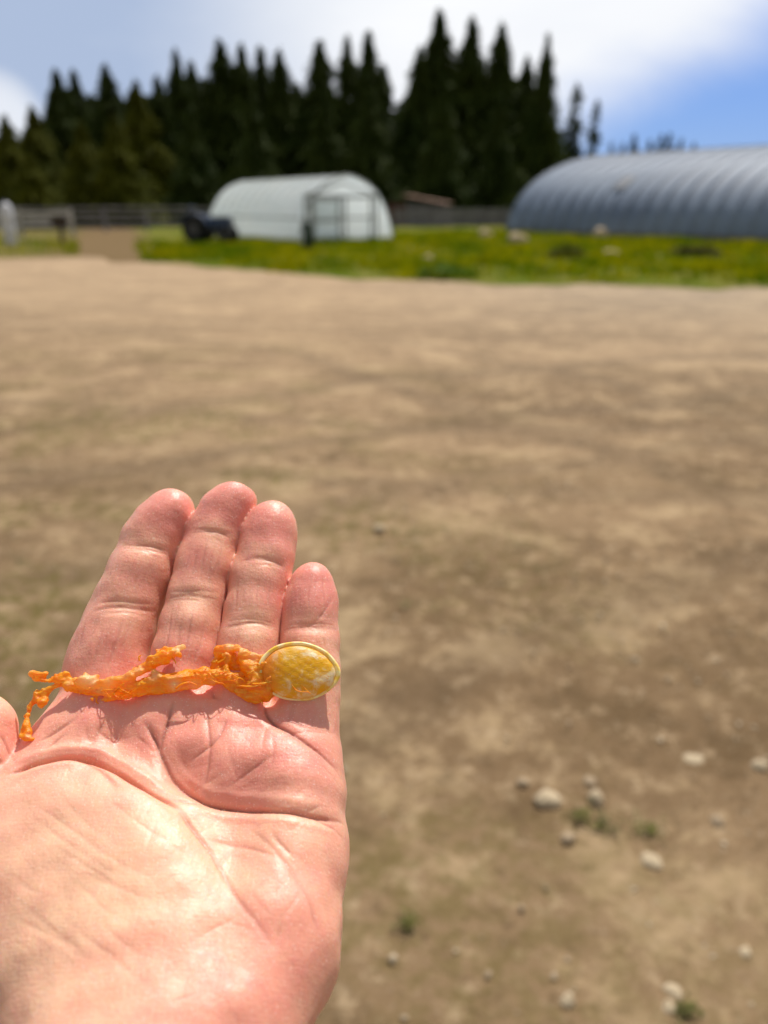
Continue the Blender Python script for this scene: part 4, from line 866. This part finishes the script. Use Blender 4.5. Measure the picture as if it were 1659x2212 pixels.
def build_seed():
    root = empty('squash_seed'); 
    c0 = on_curve(646, 1450, 2.6); e = R(52)+PITCH; n = np.array([.08, -math.cos(e), -math.sin(e)]); n /= np.linalg.norm(n)
    a = np.array([math.cos(R(4)), math.sin(R(4)), 0]); a -= n*(a@n); a /= np.linalg.norm(a); b_ = np.cross(n, a); b_ = b_ if b_[1] < 0 else -b_
    k = c0[2]/F; A, B = 89*k, 63*k*1.0
    Mw = Matrix(np.stack([cam2world(a)-cam2world(np.zeros(3)), cam2world(b_)-cam2world(np.zeros(3)), cam2world(n)-cam2world(np.zeros(3))], 1).tolist())
    root.matrix_world = Matrix.Translation(Vector(cam2world(c0))) @ Mw.to_4x4()
    tag(root, 'flat yellow squash seed with a ragged strand of wet orange pulp, on the hand', 'seed')
    def P(rho, th, z):
        x, y = math.cos(th), math.sin(th); w = 1-.06*x-.05*x*x;  wob = 1+.006*math.sin(5*th+1)+.004*math.sin(9*th)
        return (A*x*rho*wob, B*y*w*rho*wob, z)
    N = 96; rg = np.random.default_rng(5)
    def lump(r, th): X, Y = r*math.cos(th), r*math.sin(th); return .00010*math.sin(7*X+3*Y+1)*math.cos(5*Y-2*X) + .00005*math.sin(17*X+4*Y)*math.sin(21*Y)
    rhos = np.linspace(0, .882, 26); V = []; Fc = []
    top = [(r, .0019*max(0, 1-(r/.93)**2.6)**.62*1.4 + .00050) for r in rhos]
    prof = top + [(r, -z) for r, z in top[::-1]]
    for r, z in prof:
        for q in range(N): th = 2*math.pi*q/N; q_ = P(r, th, z+lump(r, th)*min(1, (1-r)*5)); V.append((q_[0], q_[1]-.40*max(0, z), q_[2]))
    for i in range(len(prof)-1):
        for q in range(N): q2 = (q+1) % N; Fc.append((i*N+q, i*N+q2, (i+1)*N+q2, (i+1)*N+q))
    mesh_obj('shell', V, Fc, SHELL, root, True)
    pr = [(.872, .00030), (.890, .00055), (.912, .00066), (.940, .00066), (.965, .00068), (.985, .00052), (.998, .00028), (1.002, 0)]; pr = pr + [(r, -z) for r, z in pr[-2::-1]]
    V = []; Fc = []
    for r, z in pr:
        for q in range(N): th = 2*math.pi*q/N; V.append(P(r+.004*math.sin(th*6+2), th, z*(1+.08*math.sin(th*9))))
    M_ = len(pr)
    for i in range(M_):
        for q in range(N): q2 = (q+1) % N; i2 = (i+1) % M_; Fc.append((i*N+q, i*N+q2, i2*N+q2, i2*N+q))
    mesh_obj('rim', V, Fc, RIM, root, True)
    inv = root.matrix_world.inverted()
    def adopt(o): o.parent = root; o.matrix_parent_inverse = inv
    # pulp strands: (px, py, radius mm, height above the fingers mm)
    S = [
     [(575,1488,2.0,1.6), (552,1484,2.1,1.8), (520,1476,1.7,2.0), (480,1463,1.9,2.2), (440,1458,1.8,2.2), (400,1463,1.9,2.2), (360,1472,2.0,2.2), (320,1480,1.8,2.2), (280,1490,1.5,2.2), (235,1496,1.6,2.2), (195,1490,1.7,2.2), (165,1482,1.2,2.2), (140,1479,.75,2.2), (118,1482,.6,2.2), (100,1491,.55,2.2), (88,1498,.5,2.2)],
     [(185,1480,1.7,2.6), (222,1478,1.4,3.2), (258,1470,1.2,3.6), (286,1458,1.1,3.9), (306,1447,1.2,4.0), (330,1432,1.7,4.0), (352,1420,1.9,4.0), (370,1412,1.4,4.0), (384,1404,.8,4.1), (395,1399,.45,4.2)],
     [(172,1478,1.1,2.4), (150,1476,.8,2.6), (135,1470,.9,2.8), (120,1468,1.1,3), (106,1472,.8,3), (92,1468,1.2,3.1), (80,1464,1.1,3.2), (70,1455,.7,3.2), (66,1449,.35,3.2)], [(84,1463,.9,3.2), (98,1457,.7,3.4), (106,1463,.5,3.2)],
     [(106,1489,.5,2.2), (92,1497,.6,2.2), (80,1500,.95,2.4), (76,1508,.8,2.4)], [(92,1500,.7,2.2), (96,1510,1.1,2.1), (90,1516,1.0,2.1), (100,1519,.5,2)], [(86,1512,.5,2.2), (87,1524,.4,2.2), (90,1532,.2,2.2)],
     [(80,1506,.5,2.2), (70,1520,.45,2.2), (62,1532,.4,2.2), (59,1545,.5,2), (57,1558,.7,1.8), (59,1570,.9,1.6), (61,1583,1.15,1.4), (62,1592,.9,1.2), (70,1598,.5,1.0), (76,1597,.3,1.0)], [(57,1572,.4,1.6), (50,1577,.35,1.6), (44,1586,.2,1.6)],
     [(172,1474,1.1,3.2), (184,1466,1.5,3.6), (198,1468,1.2,3.4)], [(205,1506,1.0,1.6), (216,1512,.6,1.4), (240,1510,.4,1.4), (275,1506,.4,1.4), (310,1499,.5,1.5), (345,1492,.7,1.6), (395,1483,.8,1.8)],
     [(262,1482,1.2,1.8), (300,1478,.9,1.8), (330,1470,1.3,2.8), (345,1462,1.2,3.4), (332,1456,.9,3.8), (320,1458,.6,3.9)], [(345,1462,1.0,3.2), (366,1470,.9,3.4), (378,1480,.8,3.0)],
     [(235,1503,1.1,1.4), (270,1500,.9,1.2), (310,1492,.9,1.2), (350,1488,1.2,1.4), (390,1484,1.1,1.5), (425,1478,.9,1.7), (450,1474,.7,2)],
     [(466,1445,.9,1.2), (468,1425,1.0,1.8), (472,1406,1.1,2.6), (492,1399,1.0,3.2), (512,1402,.9,3.3), (532,1409,.9,3.2), (552,1418,1.1,3.0), (566,1424,1.2,2.6)],
     [(474,1410,.9,2.4), (488,1418,1.0,1.6), (505,1420,1.0,1.2), (522,1424,1.0,1.4)], [(470,1425,.8,.9), (484,1434,1.3,.2), (505,1440,1.4,-.1), (525,1444,1.2,.2)], [(492,1418,.65,3.4), (490,1440,.65,3.4), (488,1462,.8,3.2)],
     [(524,1422,1.2,3.2), (534,1438,1.5,3.3), (545,1455,1.5,3.0), (550,1472,1.5,2.6)], [(560,1425,1.0,2.8), (552,1440,1.2,2.6), (556,1460,1.3,2.4)], [(535,1480,1.1,3.2), (546,1484,.9,3.4), (552,1470,.9,3.6)],
     [(490,1480,1.2,1.8), (515,1492,1.4,1.6), (535,1502,1.4,1.4), (556,1506,1.4,1.4), (575,1502,1.5,1.6), (585,1494,1.3,1.8)], [(466,1440,1.0,1.6), (480,1456,1.1,2.2), (500,1468,1.2,2.4)]]
    S += [[(566,1424,1.1,2.9), (578,1436,1.2,3.9), (582,1455,1.1,4.4), (580,1475,1.3,4.0), (580,1494,1.3,2.8)], [(560,1440,1.2,3.0), (566,1462,1.4,3.2), (562,1482,1.4,3.0)]]
    rf = random.Random(4)                                  # torn wisps that stand off the strands
    for st in S[:9]:
        for (x0, y0, r0, u0), (x1, y1, r1, u1) in zip(st[:-1], st[1:]):
            if r0 < .7 or x0 < 130: continue
            for _ in range(1):
                t = rf.random(); x, y, r_, u = x0+(x1-x0)*t, y0+(y1-y0)*t, r0+(r1-r0)*t, u0+(u1-u0)*t; sg = rf.choice((-1, 1)); a = rf.uniform(-14, 14); L = rf.uniform(6, 15)
                S.append([(x, y+sg*r_*5.5, .42, u), (x+a*.5, y+sg*(r_*6.5+L*.4), .30, u+rf.uniform(-.3, .9)), (x+a, y+sg*(r_*6.5+L*.75), .13, u+rf.uniform(-.5, 1.2))])
    allp = [[(on_curve(x, y, up-.45), r/1000*(np.interp(x, [150, 300], [.9, 1.04]) if r > .9 else 1.0)) for x, y, r, up in st] for st in S]
    pts = np.array([p for st in allp for p, r in st]); lo, hi = pts.min(0)-.004, pts.max(0)+.004; h = .00023
    ax = [np.arange(lo[q], hi[q], h).astype(np.float32) for q in range(3)]
    f = field(ax, [(st, .0006) for st in allp], .0011, pad=.0035)
    G = np.stack(np.meshgrid(*ax, indexing='ij'), -1); rg = np.random.default_rng(9); nz = np.zeros(f.shape, np.float32); near = np.abs(f) < .0015
    Gn = G[near]; acc = np.zeros(len(Gn), np.float32)
    for fr, am in ((1300, .00020), (2300, .00013), (4200, .00007), (7500, .00004)):
        for _ in range(4):
            d1 = rg.normal(size=3)*np.array([.45, 1, 1]); d1 /= np.linalg.norm(d1); d2 = rg.normal(size=3); d2 /= np.linalg.norm(d2)
            acc += am*np.sin(Gn@(d1*fr).astype(np.float32)+rg.uniform(0, 6))*np.cos(Gn@(d2*fr*.6).astype(np.float32))
    f[near] += acc
    V, Q = surface_net(f, lo, h); o = mesh_obj('pulp', cam2world(V), Q, PULP, smooth=True)
    bm = bmesh.new(); bm.from_mesh(o.data); bmesh.ops.smooth_vert(bm, verts=bm.verts[:], factor=.5, use_axis_x=True, use_axis_y=True, use_axis_z=True); bmesh.ops.recalc_face_normals(bm, faces=bm.faces[:]); bm.to_mesh(o.data); bm.free()
    pale = np.zeros(len(V)); px, py = V[:, 0]/V[:, 2]*F+829.5, V[:, 1]/V[:, 2]*F+1106
    for x, y, up, rad, amt in ((392,1401,4,1.6,1.1), (384,1404,4,1.5,.7), (184,1465,4,2.6,.9), (200,1470,3.5,2.0,.7), (300,1449,4,1.8,.7), (275,1462,3.8,2,.6), (240,1474,3.4,2.2,.7), (216,1496,3,2,.4), (334,1458,4,1.8,.8), (378,1480,3.4,2.0,.9), (495,1398,3.6,1.8,.8), (525,1404,3.6,1.6,.7),
                           (550,1416,3.4,1.8,.7), (66,1451,3,1.0,.9), (62,1588,2,1.0,.5), (217,1510,1.6,.9,.8), (150,1476,3,1.2,.5), (420,1484,2,2.4,.5), (460,1470,3,1.2,.5)):
        p = on_curve(x, y, up); pale += amt*np.exp(-((V-p)**2).sum(1)/(2*(rad/1700)**2))
    at = o.data.attributes.new('pale', 'FLOAT', 'POINT'); at.data.foreach_set('value', np.clip(pale, 0, 1).astype(np.float32)); adopt(o)
    # loose threads
    T = [[(255,1488,3.8), (247,1499,4.0), (256,1506,4.0), (275,1500,3.9), (292,1490,3.8), (302,1478,4.0)], [(245,1500,3.9), (252,1489,4.3), (268,1476,4.6)], [(545,1478,4.6), (570,1476,4.9), (592,1471,5.0), (606,1464,5.1)], [(512,1481,3.6), (545,1483,4.6), (575,1477,4.8)],
         [(302,1428,4.2), (300,1419,4.4), (305,1416,4.4)], [(372,1421,4), (378,1428,3.8), (380,1433,3.6)], [(380,1488,3.8), (392,1478,4.4), (410,1474,4.4), (425,1480,3.8)], [(470,1432,3), (484,1424,3.6), (490,1412,3.8)], [(560,1512,2.2), (566,1516,2), (568,1522,1.8)],
         [(596,1470,5.0), (625,1470,4.9), (650,1480,4.8), (672,1500,4.2)], [(630,1478,5), (642,1492,4.8), (668,1495,4.6)], [(210,1504,2.6), (208,1515,2.2), (213,1520,2)]]
    for _ in range(16):
        x = rf.uniform(110, 545); y = np.interp(x, [110, 200, 300, 400, 480, 545], [1478, 1485, 1482, 1465, 1462, 1470])+rf.uniform(-12, 12); a = rf.uniform(-.5, .5); L = rf.uniform(12, 40)
        T.append([(x, y, 3.4), (x+L*.35, y+L*a*.5, rf.uniform(4, 5)), (x+L*.7, y+L*a+rf.uniform(-6, 6), rf.uniform(3.6, 5)), (x+L, y+L*a*1.5+rf.uniform(-4, 4), 3.2)])
    for k, th in enumerate(T):
        P_ = [Vector(cam2world(on_curve(x, y, u))) for x, y, u in th]; pts = []
        for i in range(len(P_)-1):
            p0, p1, p2, p3 = P_[max(i-1, 0)], P_[i], P_[i+1], P_[min(i+2, len(P_)-1)]
            for q in range(6):
                t = q/6; pts.append(.5*((2*p1)+(-p0+p2)*t+(2*p0-5*p1+4*p2-p3)*t*t+(-p0+3*p1-3*p2+p3)*t**3))
        pts.append(P_[-1]); r = .00016 if k in (0, 1, 9, 10) or k > 11 else .0003
        adopt(MB().tube(pts, [r*(1-.5*i/len(pts)) for i in range(len(pts))], 6).build('fiber', PULP, None, True))
build_seed()
#HAND_END
